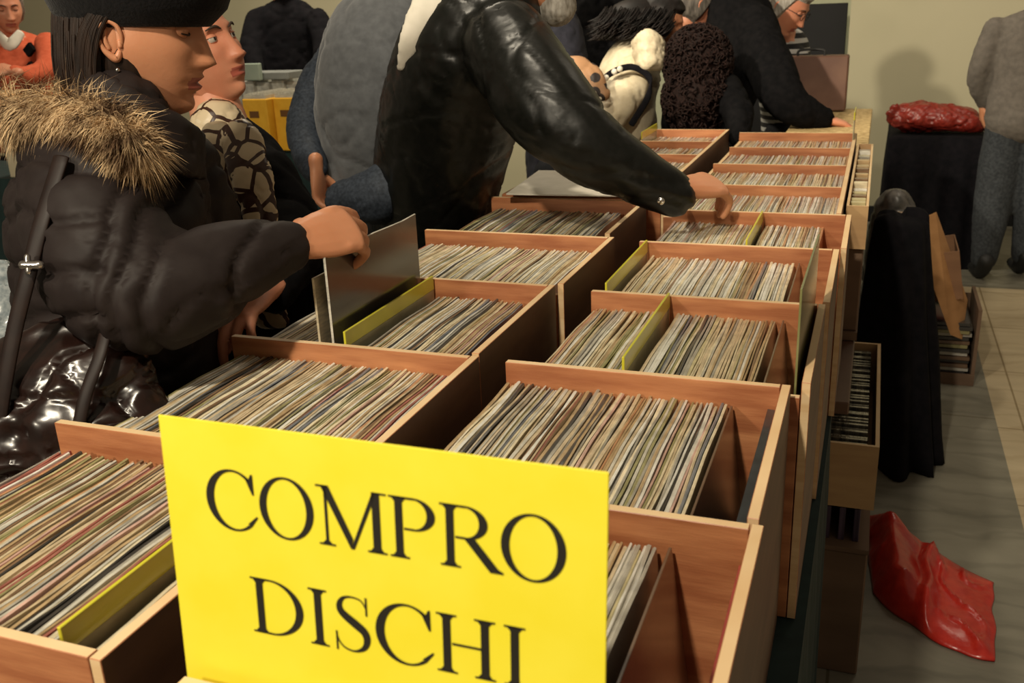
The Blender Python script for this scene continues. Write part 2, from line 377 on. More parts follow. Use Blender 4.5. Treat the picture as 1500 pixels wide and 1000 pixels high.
# ------------------------------------------------------------ records
COLS = {'tan': ((.42, .30, .16), (.30, .20, .11)), 'cream': ((.66, .58, .40), (.55, .47, .30)), 'grey': ((.33, .31, .26), (.22, .2, .18)),
        'white': ((.74, .72, .62), (.60, .58, .5)), 'brown': ((.20, .12, .065), (.12, .07, .04)), 'black': ((.04, .035, .03), (.03, .028, .026)),
        'red': ((.32, .12, .09), (.30, .05, .04)), 'orange': ((.45, .24, .12), (.4, .16, .06)), 'blue': ((.15, .16, .18), (.07, .10, .16)),
        'olive': ((.28, .26, .12), (.2, .18, .08)), 'pink': ((.52, .34, .28), (.4, .24, .2)), 'yellowish': ((.48, .42, .23), (.5, .40, .14)),
        'beige': ((.52, .42, .27), (.42, .33, .2)), 'pale grey': ((.52, .50, .43), (.4, .38, .33))}
names = list(COLS); weights = [10, 12, 9, 7, 5, 4, 2, 2, 2, 3, 2, 2, 11, 11]
RM = {}
for k, (e, f) in COLS.items():
    kk = k.replace(' ', '_')
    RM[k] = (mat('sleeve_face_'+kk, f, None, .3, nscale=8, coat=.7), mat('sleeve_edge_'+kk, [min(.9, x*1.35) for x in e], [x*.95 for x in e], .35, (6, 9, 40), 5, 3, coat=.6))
S = .3125
def sleeve_bm(bm, th, mi=0, M4=None, bow=.0):
    """LP cover: two boards meeting at a creased spine, mouth slightly open."""
    n = 6; vs = []
    for j in range(n+1):
        v = j/n; y = (v-.5)*S; b = bow*math.sin(math.pi*v)
        h = .0016*math.sin(v*9+th*900)
        vs.append([bm.verts.new((b-th/2, y, 0)), bm.verts.new((b+th/2, y, 0)), bm.verts.new((b+th/2, y, S+h)), bm.verts.new((b, y, S+h+.0012)), bm.verts.new((b-th/2, y, S+h))])
    fs = []
    for a, b in zip(vs, vs[1:]):
        for k in range(5):
            f = bm.faces.new((a[k], a[(k+1) % 5], b[(k+1) % 5], b[k])); fs.append(f); f.material_index = mi + (1 if k in (2, 3) else 0)
    f = bm.faces.new(list(reversed(vs[0]))); f.material_index = mi+1; fs.append(f)
    f = bm.faces.new(vs[-1]); f.material_index = mi+1; fs.append(f)
    if M4: bmesh.ops.transform(bm, matrix=M4, verts=[v for r in vs for v in r])
protos = {}
for k in COLS:
    for q, th in enumerate((.0026, .0036, .0048)):
        bm = bmesh.new(); sleeve_bm(bm, th, 0, None, (.0006, -.0008, .001)[q]); bmesh.ops.recalc_face_normals(bm, faces=bm.faces)
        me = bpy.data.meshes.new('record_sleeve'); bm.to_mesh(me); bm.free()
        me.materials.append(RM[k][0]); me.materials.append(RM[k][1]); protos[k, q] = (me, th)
def fill(x0, x1, yc, lean0, lean1, zb=.766, ym=.008, pal=None):
    """positions for a packed run whose TOPS span x0..x1"""
    out = []; x = x0
    wts = pal or weights
    while x < x1:
        k = random.choices(names, wts)[0]; q = random.choices((0, 1, 2), (5, 4, 2))[0]
        th = protos[k, q][1]; f = (x-x0)/(x1-x0); a = lean0+(lean1-lean0)*f
        out.append((k, q, x+th/2, yc+random.uniform(-ym, ym), a+random.uniform(-.006, .006), random.uniform(-.003, .003)))
        x += th+random.choice((.0002, .0003, .0006, .0012))
    return out
def place(k, q, x, y, a, dz, zb=.766):
    # a = lean of the top towards -x; the x given is where the top edge stands
    return Matrix.Translation((x + math.sin(a)*S, y, zb+dz*.5+.003)) @ Matrix.Rotation(-a, 4, 'Y') @ Matrix.Rotation(random.uniform(-.012, .012), 4, 'Z')
PALB = [9, 15, 8, 12, 3, 2, 1, 2, 2, 3, 2, 3, 10, 12]
RUN = {
 'nearest left crate': [(-.917, -.612, .653, .10, .06), (-.585, -.556, .653, .05, .03)],
 'second left crate': [(-.900, -.540, 1.014, .03, .06)],
 'nearest right crate': [(-.442, -.165, .641, .02, .09)],
 'second right crate': [(-.452, -.150, 1.003, .0, .08)]}
count = 0
for crn, runs in RUN.items():
    for (x0, x1, yc, l0, l1) in runs:
        pal = list(weights)
        if crn == 'nearest left crate': pal = [14, 9, 6, 4, 6, 4, 5, 2, 3, 3, 3, 1, 12, 6]
        for (k, q, x, y, a, dz) in fill(x0, x1, yc, l0, l1, pal=pal):
            o = bpy.data.objects.new('record_sleeve', protos[k, q][0]); C.objects.link(o)
            a_ = a
            o.matrix_world = place(k, q, x, y, a_, dz)
            tag(o, 'record sleeve with a %s edge filed in the %s' % (k, crn), 'record', '%s edged records in the %s' % (k, crn)); count += 1
print('individual records', count)
far = bmesh.new(); WHT = [6, 14, 5, 16, 2, 1, 1, 1, 1, 2, 2, 3, 8, 14]
def farfill(runs, yc, pal=None, ym=.006, s=1.0):
    for (x0, x1, l0, l1) in runs:
        for (k, q, x, y, a, dz) in fill(x0, x1, yc, l0, l1, pal=pal, ym=ym):
            sleeve_bm(far, protos[k, q][1], names.index(k)*2, place(k, q, x, y, a, dz), 0)
farfill([(-.900, -.800, .02, .03), (-.722, -.560, .02, .06)], 1.371, PALB)
farfill([(-.918, -.542, .02, .06)], 1.743, WHT)
farfill([(-.905, -.570, .02, .06)], 2.133, [6, 3, 12, 2, 10, 10, 1, 1, 3, 6, 1, 1, 5, 6])
farfill([(-.428, -.315, .02, .04), (-.285, -.125, .0, .07)], 1.364, PALB)
farfill([(-.405, -.125, .0, .06)], 1.726, WHT)
farfill([(-.424, -.232, .0, .03), (-.215, -.090, .0, .03)], 2.071, WHT)
WHT = [6, 14, 5, 16, 2, 1, 1, 1, 1, 2, 2, 3, 8, 14]
for k in range(4): farfill([(-.440, -.065, .0, .03)], 2.238+1.362*(k+.5)/4, WHT, .002)
for k in range(4):
    for (kk, q, x, y, a, dz) in fill(-.775, -.518, 2.50+1.18*(k+.5)/4, 0, .03, pal=WHT, ym=.001):
        sleeve_bm(far, protos[kk, q][1], names.index(kk)*2, place(kk, q, x, y, a, dz) @ Matrix.Scale(.88, 4, (0, 1, 0)), 0)
bmesh.ops.recalc_face_normals(far, faces=far.faces)
fo = obj('record_sleeves', far, [m for k in names for m in RM[k]])
tag(fo, 'packed record sleeves filling all crates beyond the second row', 'records', kind='stuff')
# separate leaning sleeves
def sheet(name, label, cat, x0, x1, y0, y1, z0, z1, m, lean=0., th=.003, group=None, parent=None):
    bm = bmesh.new(); box(bm, -th/2, th/2, y0, y1, 0, z1-z0, bev=.0005)
    o = obj(name, bm, m, parent); o.matrix_world = Matrix.Translation((x0, 0, z0)) @ Matrix.Rotation(math.atan2(x1-x0, z1-z0), 4, 'Y')
    if not parent: tag(o, label, cat, group)
    return o
sheet('record_sleeve', 'dark navy record sleeve leaning on the right wall of the second right crate', 'record', -.112, -.0925, .845, 1.160, .766, 1.082, mat('dark_navy_cover', (.008, .011, .015), (.02, .028, .035), .25, nscale=6, coat=.8), th=.012)
sheet('record_sleeve', 'brown record sleeve ending the row in the second right crate', 'record', -.108, -.144, .845, 1.160, .766, 1.083, RM['brown'])
sheet('record_sleeve', 'brown record sleeve ending the row in the nearest right crate', 'record', -.112, -.152, .485, .800, .766, 1.085, RM['brown'])
sheet('record_sleeve', 'red-edged record sleeve leaning on the right wall of the nearest right crate', 'record', -.10, -.085, .485, .800, .766, 1.075, RM['red'])
sheet('record_sleeve', 'brown record sleeve ending the row in the third right crate', 'record', -.076, -.112, 1.205, 1.520, .766, 1.086, RM['brown'])
sheet('record_sleeve', 'brown record sleeve ending the row in the fourth right crate', 'record', -.080, -.115, 1.565, 1.885, .766, 1.086, RM['brown'])
# yellow dividers
G = 'yellow crate dividers'
PALE = mat('pale_divider_plastic', (.42, .40, .26), (.50, .47, .32), .25, nscale=3, coat=.5)
def divider(label, x, y0, y1, top, lean=.012):
    t = empty('yellow_divider', (x, (y0+y1)/2, .766), label, 'divider')
    bm = bmesh.new(); box(bm, x-.0012, x+.0012, y0, y1, .766, top-.026, bev=.0003); obj('card', bm, PALE, t)
    bm = bmesh.new(); box(bm, x-.002, x+.002, y0, y1, top-.0255, top, bev=.0006); obj('tab', bm, YDIV, t)
divider('yellow-topped divider in the nearest left crate beside the sign', -.597, .490, .815, 1.112)
divider('yellow-topped divider in the third left crate right of the raised sleeve', -.737, 1.210, 1.535, 1.118)
divider('yellow-topped divider splitting the third right crate', -.298, 1.205, 1.522, 1.118)
divider('yellow-topped divider at the left end of the fourth right crate', -.417, 1.563, 1.888, 1.116)
divider('small yellow-topped divider in the fifth right crate', -.222, 1.930, 2.212, 1.116)
divider('yellow-topped divider showing at the far left long crate behind the leather sleeve', -.772, 3.40, 3.655, 1.135)
# tall translucent greenish sheet
GREEN = mat('greenish_clear_plastic', (.16, .17, .06), (.24, .24, .10), .2, (3, 3, 3), 3, 3, coat=.8)
bm = bmesh.new(); box(bm, -.0015, .0015, -.155, .155, 0, .46, bev=.0004)
o = obj('plastic_sheet', bm, GREEN); o.matrix_world = Matrix.Translation((-.068, 1.372, .766)) @ Matrix.Rotation(math.radians(-.6), 4, 'Z')
tag(o, 'tall greenish plastic sheet standing upright at the right end of the third right crate', 'plastic sheet')
# raised sleeve in the woman's hand
t = empty('record_sleeve', (-.757, 1.365, .90), 'dark clear-wrapped record sleeve being pulled up out of the third left crate', 'record')
DSL = mat('dark_record_cover', (.035, .032, .030), (.14, .12, .10), .22, (2, 2, 4), 1.3, 3, coat=.9, contrast=(.4, .6))
bm = bmesh.new(); sleeve_bm(bm, .004, 0, Matrix.Translation((-.757, 1.365, .922))); obj('cover', bm, [DSL, RM['pale grey'][1]], t)
o = sheet('record_sleeve', 'cream paper record sleeve half pulled up just left of the dark raised one', 'record', -.782, -.782, 1.21, 1.52, .89, 1.20, RM['cream'][1], th=.004)

# ------------------------------------------------------------ the sign
sx0, sx1, zt, zb2, yt, yb = -.466, -.133, 1.3125, 1.086, .502, .483
SM = Matrix.Translation((sx0, yt, zt)) @ Matrix.Rotation(math.atan2(yt-yb, zt-zb2), 4, 'X').inverted()
# local: x right, z up (0 at the top edge), y back
SW, SH = sx1-sx0, math.hypot(zt-zb2, yt-yb)
sg = empty('sign', ((sx0+sx1)/2, yb, zb2), 'bright yellow card sign with black capitals standing in the nearest right crate', 'sign')
bm = bmesh.new(); box(bm, 0, SW, 0, .0016, -SH, 0, bev=.0003); bmesh.ops.transform(bm, matrix=SM, verts=bm.verts)
obj('card', bm, YEL, sg)
def letters(bm, ch, ox, oy, h):
    """Roman capitals of cap height h with baseline origin (ox, oy); returns advance"""
    k = h
    def poly(pts):
        bm.faces.new([bm.verts.new((ox+x*k, -.0006, oy+y*k)) for x, y in pts])
    def strip(a, b):
        va = [bm.verts.new((ox+x*k, -.0006, oy+y*k)) for x, y in a]; vb = [bm.verts.new((ox+x*k, -.0006, oy+y*k)) for x, y in b]
        for i in range(len(a)-1): bm.faces.new((va[i], va[i+1], vb[i+1], vb[i]))
    def rect(x0, y0, x1, y1): poly(((x0, y0), (x1, y0), (x1, y1), (x0, y1)))
    def stem(x, w=.128, y0=0, y1=1, s=.1, bot=True, top=True):
        rect(x, y0, x+w, y1)
        t = .032
        if bot: rect(x-s, y0, x+w+s, y0+t); poly(((x-s*.5, y0+t), (x, y0+t), (x, y0+t+.06))); poly(((x+w, y0+t), (x+w+s*.5, y0+t), (x+w, y0+t+.06)))
        if top: rect(x-s, y1-t, x+w+s, y1); poly(((x-s*.5, y1-t), (x, y1-t-.06), (x, y1-t))); poly(((x+w, y1-t), (x+w, y1-t-.06), (x+w+s*.5, y1-t)))
    def arc(cx, cy, rx, ry, ix, iy, a0, a1, n=40, icx=None):
        icx = cx if icx is None else icx
        A = [math.radians(a0+(a1-a0)*i/n) for i in range(n+1)]
        strip([(cx+rx*math.cos(a), cy+ry*math.sin(a)) for a in A], [(icx+ix*math.cos(a), cy+iy*math.sin(a)) for a in A])
    if ch == 'O': arc(.53, .5, .50, .53, .368, .492, 0, 360, 60); return 1.09
    if ch == 'C':
        arc(.55, .5, .52, .53, .395, .492, 47, 308, 50, icx=.575)
        poly(((.93, .64), (.96, .64), (.955, .99), (.925, .99), (.88, .90), (.80, .96), (.83, .87)))
        poly(((.87, .08), (.81, .13), (.985, .28), (1.005, .26)))
        return 1.04
    if ch == 'I': stem(.13); return .42
    if ch == 'H': stem(.13); stem(.74); rect(.28, .485, .75, .525); return 1.09
    if ch == 'D':
        stem(.13); arc(.38, .5, .60, .50, .465, .468, -90, 90, 40); rect(.28, 0, .39, .035); rect(.28, .965, .39, 1); return 1.08
    if ch in 'PR':
        stem(.13); arc(.44, .735, .36, .265, .225, .235, -90, 90, 30); rect(.28, .965, .45, 1); rect(.28, .47, .45, .505)
        if ch == 'R':
            poly(((.42, .48), (.60, .49), (.96, .07), (1.04, .03), (1.04, 0), (.83, 0)))
            return .99
        return .86
    if ch == 'M':
        stem(.16, .05, s=.12, top=False); rect(.02, .968, .24, 1); poly(((.10, 1), (.245, 1), (.645, .17), (.60, 0)))
        poly(((.60, 0), (.66, 0), (1.06, .93), (1.02, 1))); stem(1.0, .135, s=.1, top=False); rect(1.0, .968, 1.25, 1)
        return 1.28
    if ch == 'S':
        cl = [(.63, .80), (.55, .93), (.40, .97), (.25, .94), (.17, .83), (.18, .71), (.28, .61), (.44, .50), (.58, .39), (.62, .25), (.56, .10), (.40, .02), (.23, .05), (.13, .15), (.09, .27)]
        wd = [.02, .025, .03, .05, .09, .12, .14, .15, .14, .115, .08, .035, .03, .025, .015]
        P = catmull([list(c)+[w_] for c, w_ in zip(cl, wd)], 4); a, b = [], []
        for i in range(len(P)):
            p, q = P[max(i-1, 0)], P[min(i+1, len(P)-1)]; tx, ty = q[0]-p[0], q[1]-p[1]; l = math.hypot(tx, ty) or 1
            a.append((P[i][0]-ty/l*P[i][2]/2, P[i][1]+tx/l*P[i][2]/2)); b.append((P[i][0]+ty/l*P[i][2]/2, P[i][1]-tx/l*P[i][2]/2))
        strip(a, b); rect(.615, .68, .645, 1.0); rect(.075, -.005, .105, .33); return .76
SIGN_TEXT = (('COMPRO', .0345, -.0800, .0447, .98), ('DISCHI', .0655, -.1605, .0447, 1.02))
for word, x, z, h, sxx in SIGN_TEXT:
    for ch in word:
        bm = bmesh.new(); adv = letters(bm, ch, 0, 0, h)
        for v in bm.verts: v.co.x = v.co.x*sxx + x; v.co.z += z
        bmesh.ops.transform(bm, matrix=SM, verts=bm.verts)
        obj('letter', bm, INK, sg); x += adv*h*sxx*.985

# ------------------------------------------------------------ things right of the crates
def tray(name, label, x0, x1, y0, y1, z0, z1, wall=.009, m=TRAYW):
    t = empty(name, ((x0+x1)/2, (y0+y1)/2, z0), label, 'tray')
    for n_, a in (('side_panel', (x0, x0+wall, y0+wall, y1-wall)), ('side_panel', (x1-wall, x1, y0+wall, y1-wall)), ('end_panel', (x0, x1, y0, y0+wall)), ('end_panel', (x0, x1, y1-wall, y1))):
        bm = bmesh.new(); fs = box(bm, *a, z0, z1); fs[1].material_index = 1; obj(n_, bm, [m, RIM], t)
    bm = bmesh.new(); box(bm, x0+wall, x1-wall, y0+wall, y1-wall, z0, z0+.008); obj('bottom_panel', bm, m, t)
    return t
t = empty('cardboard_carton', (-.10, 2.45, 0), 'tall brown carton on the floor under the wooden tray beside the table', 'carton')
bm = bmesh.new(); box(bm, -.26, .066, 2.09, 2.80, 0, .34, bev=.004); obj('box_body', bm, CARDD, t)
bm = bmesh.new(); box(bm, -.262, .0675, 2.087, 2.803, .34, .352); obj('lid_edge', bm, CARDD, t)
PURP = mat('dark_purple_sleeves', (.03, .018, .04), (.09, .06, .10), .4, (40, 1, 1), 3, 2)
for k in range(9):
    bm = bmesh.new(); box(bm, -.235+k*.033, -.221+k*.033, 2.12, 2.75, .352, .437, bev=.001)
    tag(obj('disc_case', bm, PURP), 'dark purple disc case on the carton under the wooden tray', 'disc case', 'dark disc cases under the tray')
tray('wooden_tray', 'low wooden tray of plastic-wrapped discs beside the table', -.26, .070, 2.12, 2.84, .44, .602)
FOIL = mat('dark_foil_sleeves', (.04, .035, .025), (.16, .14, .10), .18, (60, 3, 3), 2, 2, coat=1, bump=.6, bscale=40)
tag(obj('disc_wallets', (lambda b: ([box(b, -.245, .045, 2.14+k*.0137, 2.150+k*.0137, .45, .585+.004*math.sin(k*2.3), bev=.001) for k in range(50)], b)[1])(bmesh.new()), FOIL),
    'dense rows of plastic-wrapped discs inside the low wooden tray', 'discs', kind='stuff')
tray('narrow_box', 'narrow pale wooden box of small discs along the far right crate', -.046, .004, 2.40, 3.44, .99, 1.095, .006)
t = empty('wooden_stand', (-.02, 2.9, .753), 'dark narrow stand holding the pale wooden box', 'stand')
bm = bmesh.new(); box(bm, -.040, 0, 2.42, 3.42, .775, .985, bev=.003); obj('stand_body', bm, CARDD, t)
bm = bmesh.new(); box(bm, -.042, .002, 2.41, 3.43, .753, .774); obj('plinth', bm, CARDD, t)
for k in range(24):
    k2 = random.choice(['cream', 'tan', 'yellowish', 'grey', 'brown', 'white']); bm = bmesh.new()
    box(bm, -.039, -.003, 2.412+k*.042, 2.436+k*.042, .999, 1.083+random.uniform(-.01, .006), bev=.001)
    tag(obj('disc_case', bm, RM[k2][1]), 'pale small disc case standing in the narrow wooden box', 'disc case', 'small disc cases in the narrow box')
table('board_table', 'bare particle-board table top beyond the far right crate', -.34, -.005, 3.74, 4.95, 1.05, PARTB, TEAL, False)
divider('thin yellow divider standing alone at the far end of the far right crate', -.062, 3.42, 3.585, 1.20)
# brown case behind
t = empty('brown_case', at(1178, 130, 4.9), 'brown upright case on the particle-board table behind the reaching man', 'case')
q = V((-.30, 4.86, 1.055))
bm = bmesh.new(); box(bm, -.46, -.13, 4.80, 4.92, 1.053, 1.30, bev=.006); obj('case_body', bm, mat('brown_vinyl', (.12, .055, .035), (.16, .08, .05), .55), t)
bm = bmesh.new(); box(bm, -.43, -.40, 4.792, 4.80, 1.26, 1.29, bev=.002); obj('latch', bm, STEEL, t)
bm = bmesh.new(); tube(bm, [((-.36, 4.86, 1.298), .006), ((-.35, 4.86, 1.325), .006), ((-.25, 4.86, 1.325), .006), ((-.24, 4.86, 1.298), .006)], seg=8); obj('handle', bm, RUBBER, t)

# coat draped over a chair
def drape(name, label, cat, c, H, r0, r1, m, n=9, seed=0, ell=(1, 1), lean=(0, 0), z0=.004, parent=None):
    bm = bmesh.new(); seg = 72; rows = []
    for j in range(26):
        v = j/25; z = z0+(H-z0)*(1-v)
        rr = r0+(r1-r0)*v**.8
        if j < 4: rr = r0*[.25, .65, .88, 1][j]; z = H-.02*(j/4)**2*2 if j else H
        row = []
        for k in range(seg):
            a = 2*math.pi*k/seg
            f = 1+(.02+.16*v)*math.sin(n*a+seed+2*math.sin(a*2+seed))+.10*noise.noise(V((math.cos(a)*2, math.sin(a)*2, z*3+seed)))
            row.append(bm.verts.new((c[0]+lean[0]*v+rr*f*math.cos(a)*ell[0], c[1]+lean[1]*v+rr*f*math.sin(a)*ell[1], z+.03*noise.noise(V((a, seed, 0)))*(v < .9))))
        rows.append(row)
    for a, b in zip(rows, rows[1:]):
        for k in range(seg): bm.faces.new((a[k], b[k], b[(k+1) % seg], a[(k+1) % seg]))
    bm.faces.new(rows[0]); bm.faces.new(list(reversed(rows[-1])))
    o = obj(name, bm, m, parent, smooth=True)
    return tag(o, label, cat) if not parent else o
drape('black_coat', 'long black coat heaped over a seat beside the tables, hem on the floor', 'coat', (.105, 3.40), .875, .085, .15, BLACKCL, 7, 1.3, (1, 1.25), (.055, -.02))
t = empty('grey_bag', (.10, 3.80, 0), 'grey bag with a beige patch behind the heaped black coat', 'bag')
bm = bmesh.new(); tube(bm, [((.10, 3.9, .06), .10, .11), ((.10, 3.9, .4), .10, .12), ((.10, 3.9, .76), .085, .10), ((.10, 3.88, .82), .05, .05)], side=(1, 0, 0))
link('bag_body', remesh(bm, .012, 3, folds(.02, 6, 6, 8)), mat('grey_vinyl', (.05, .048, .044), (.12, .11, .10), .4, nscale=4), t)
bm = bmesh.new(); box(bm, .06, .14, 3.755, 3.79, .74, .80, bev=.008); obj('patch', bm, mat('beige_canvas', (.30, .22, .15), None, .8), t)

# carton with open flap, on a stack of records in a box
t = empty('cardboard_carton', (.38, 4.3, 0), 'dark open carton on the floor holding stacked magazines under the orange flap', 'carton')
for a in ((.20, .212, 4.14, 4.5), (.462, .476, 4.14, 4.5), (.20, .476, 4.49, 4.502)):
    bm = bmesh.new(); box(bm, *a, 0, .30 if a[0] < .4 else .33); obj('carton_wall', bm, CARDD, t)
bm = bmesh.new(); box(bm, .20, .476, 4.13, 4.14, 0, .05); obj('carton_wall', bm, CARDD, t)
for k in range(16):
    z = .003+k*.0165; dx = random.uniform(-.008, .008); c = random.choice(['grey', 'brown', 'black', 'pale grey', 'olive', 'black', 'black'])
    bm = bmesh.new(); box(bm, .222+dx, .447+dx, 4.15+random.uniform(0, .02), 4.47, z, z+.0145, bev=.001)
    tag(obj('magazine', bm, RM[c]), 'dark magazine in the flat stack beside the heaped black coat', 'magazine', 'magazines stacked in the floor carton')
t = empty('cardboard_carton', (.25, 4.3, .30), 'orange-brown cardboard carton with one flap hanging open down its right side', 'carton')
R3 = Matrix.Translation((.285, 4.33, .285)) @ Matrix.Rotation(math.radians(-10), 4, 'Y')
def carton_part(nm, *a):
    bm = bmesh.new(); box(bm, *a, bev=.001); bmesh.ops.transform(bm, matrix=R3, verts=bm.verts); return obj(nm, bm, CARD, t)
CARD_SHADE = mat('shaded_cardboard', (.20, .10, .05), (.25, .13, .065), .8, (2, 2, 8), 2)  # shade on the carton body put into a darker cardboard colour
for a in ((-.13, .13, -.15, -.145, .06, .26), (-.13, .13, .145, .15, .06, .26), (-.13, -.125, -.145, .145, .06, .26), (.125, .13, -.145, .145, .06, .26), (-.13, .13, -.15, .15, .055, .06)):
    o = carton_part('carton_wall', *a); o.data.materials[0] = CARD_SHADE
bm = bmesh.new()
A = [at(1334, 327, 3.86), at(1371, 311, 3.90), at(1417, 440, 4.02), at(1409, 497, 3.98), at(1392, 490, 3.92)]
vs = [bm.verts.new(p) for p in A]; f = bm.faces.new(vs); g = bmesh.ops.extrude_face_region(bm, geom=[f])
for v in [x for x in g['geom'] if isinstance(x, bmesh.types.BMVert)]: v.co += V((.002, .006, .001))
bmesh.ops.recalc_face_normals(bm, faces=bm.faces); tag(obj('flap', bm, CARD, t), 'bright orange flap')
bm = bmesh.new(); vs = [bm.verts.new(p) for p in (at(1327, 370, 3.78), at(1352, 356, 3.80), at(1360, 345, 3.82), at(1352, 370, 3.80), at(1332, 386, 3.76))]
f = bm.faces.new(vs); g = bmesh.ops.extrude_face_region(bm, geom=[f])
for v in [x for x in g['geom'] if isinstance(x, bmesh.types.BMVert)]: v.co += V((0, .004, .002))
bmesh.ops.recalc_face_normals(bm, faces=bm.faces); tag(obj('paper_sheet', bm, PAPER), 'crumpled white paper sheet on top of the open cardboard carton', 'paper')

# black-draped table with a red bag
def draped_box(label, x0, x1, y0, y1, H, m):
    t = empty('draped_table', ((x0+x1)/2, (y0+y1)/2, 0), label, 'table')
    bm = bmesh.new(); box(bm, x0+.03, x1-.03, y0+.03, y1-.03, .70, H-.006); obj('tabletop', bm, PARTB, t)
    for x in (x0+.06, x1-.1):
        for y in (y0+.06, y1-.1):
            bm = bmesh.new(); box(bm, x, x+.04, y, y+.04, 0, .7); obj('leg', bm, STEEL, t)
    bm = bmesh.new(); per = []
    cs = [(x0, y0), (x1, y0), (x1, y1), (x0, y1)]
    for i in range(4):
        a, b = cs[i], cs[(i+1) % 4]; n = 24
        for k in range(n): per.append((a[0]+(b[0]-a[0])*k/n, a[1]+(b[1]-a[1])*k/n))
    cx, cy_ = (x0+x1)/2, (y0+y1)/2; rows = []
    for j, z in enumerate((H, H-.01, H*.7, H*.35, .005)):
        s = (.93, 1, 1.02, 1.04, 1.07)[j]
        rows.append([bm.verts.new((cx+(x-cx)*(s+.03*(j > 1)*math.sin(i*1.1)), cy_+(y-cy_)*(s+.03*(j > 1)*math.sin(i*1.1)), z)) for i, (x, y) in enumerate(per)])
    for a, b in zip(rows, rows[1:]):
        for i in range(len(per)): bm.faces.new((a[i], b[i], b[(i+1) % len(per)], a[(i+1) % len(per)]))
    bm.faces.new(rows[0]); obj('tablecloth', bm, m, t, smooth=True); return t
draped_box('small table under floor-length black cloth against the back wall', .09, .62, 6.05, 6.75, .765, BLACKCL)
bm = bmesh.new(); tube(bm, [((.10, 6.22, .90), .03, .05), ((.16, 6.25, .86), .11, .085), ((.34, 6.25, .86), .13, .085), ((.50, 6.22, .84), .11, .065), ((.60, 6.2, .81), .04, .03)], side=(0, 1, 0), seg=20)
o = link('plastic_bag', remesh(bm, .01, 2, folds(.035, 10, 10, 14, 3)), REDPLD)
tag(o, 'crumpled dark red plastic bag lying on the black-draped table', 'bag')
# red bag on the floor
bm = bmesh.new(); NX, NY = 56, 40; top = []; bot = []
Lx = [(.085, 2.22), (.02, 2.64)]
c00, c01 = V((.10, 2.46)), V((.07, 2.86)); c10, c11 = V((.385, 2.24)), V((.415, 2.60)); cm0, cm1 = V((.235, 2.235)), V((.225, 2.76))
for i in range(NX+1):
    u = i/NX
    a = c00*(1-u)**2*1+cm0*2*u*(1-u)+c10*u*u; b = c01*(1-u)**2+cm1*2*u*(1-u)+c11*u*u
    rt, rb = [], []
    for j in range(NY+1):
        v = j/NY; p = a*(1-v)+b*v
        e = min(1, 5*min(u, 1-u), 5*min(v, 1-v)); 
        body = .085*math.exp(-((u-.22)/.24)**2)+.022
        n1 = noise.noise(V((p.x*9+3, p.y*7, .3))); n2 = noise.noise(V((p.x*24+p.y*10, p.y*12, 2)))
        ridge = .04*math.exp(-((u-.45-.12*v)/.045)**2)
        h = max(.004, (body+ridge+.022*n1*(1-u*.7)+.004*n2*(1-u*.5)+.012*math.exp(-(n1/.04)**2))*e**.6)
        q = p+V((.012*noise.noise(V((u*3, v*4, 1))), .014*noise.noise(V((u*4, v*3, 4)))))
        rt.append(bm.verts.new((q.x, q.y, .004+h))); rb.append(bm.verts.new((q.x, q.y, .002)))
    top.append(rt); bot.append(rb)
for i in range(NX):
    for j in range(NY):
        bm.faces.new((top[i][j], top[i+1][j], top[i+1][j+1], top[i][j+1])); bm.faces.new((bot[i][j], bot[i][j+1], bot[i+1][j+1], bot[i+1][j]))
for i in range(NX):
    bm.faces.new((top[i][0], bot[i][0], bot[i+1][0], top[i+1][0])); bm.faces.new((top[i][NY], top[i+1][NY], bot[i+1][NY], bot[i][NY]))
for j in range(NY):
    bm.faces.new((top[0][j], top[0][j+1], bot[0][j+1], bot[0][j])); bm.faces.new((top[NX][j], bot[NX][j], bot[NX][j+1], top[NX][j+1]))
tag(obj('plastic_bag', bm, REDPL, smooth=True), 'shiny bright red plastic bag lying crumpled on the stone floor', 'bag')
# white sleeve lying flat at the sixth left place
bm = bmesh.new(); box(bm, -.158, .158, -.158, .158, 0, .004, bev=.0008)
o = obj('record_sleeve', bm, PAPER); o.matrix_world = Matrix.Translation((-.715, 2.43, 1.1275)) @ Matrix.Rotation(.06, 4, 'Z') @ Matrix.Rotation(.02, 4, 'X')
tag(o, 'white record sleeve lying flat under the leather-clad arm', 'record')
t = empty('record_box', (-.71, 2.43, .755), 'plain wooden box supporting the flat white sleeve', 'box')
bm = bmesh.new(); box(bm, -.90, -.55, 2.325, 2.485, .755, 1.115, bev=.003); obj('box_body', bm, WOOD, t)

# ------------------------------------------------------------ people
def horiz(v): return V((v.x, v.y, 0)).normalized()
def face_dir(px, py, a_deg):
    """unit heading: 0 = image right, 90 = towards the lens, measured in plan at that spot"""
    d = horiz(ray(px, py)); r = V((d.y, -d.x, 0)); a = math.radians(a_deg)
    return (r*math.cos(a) - d*math.sin(a)).normalized()
def head_matrix(c, F, pitch=0, roll=0, s=1.0):
    f = V(F).normalized(); Z = V((0, 0, 1)); X = f.cross(Z).normalized()
    R = Matrix((X, f, Z)).transposed()
    R = R @ Matrix.Rotation(math.radians(pitch), 3, 'X') @ Matrix.Rotation(math.radians(roll), 3, 'Y')
    return Matrix.Translation(c) @ R.to_4x4() @ Matrix.Scale(s, 4)
def g2(x, z, cx, cz, sx_, sz_): return math.exp(-((x-cx)/sx_)**2-((z-cz)/sz_)**2)
def sst(a, b, x):
    t = max(0, min(1, (x-a)/(b-a))); return t*t*(3-2*t)
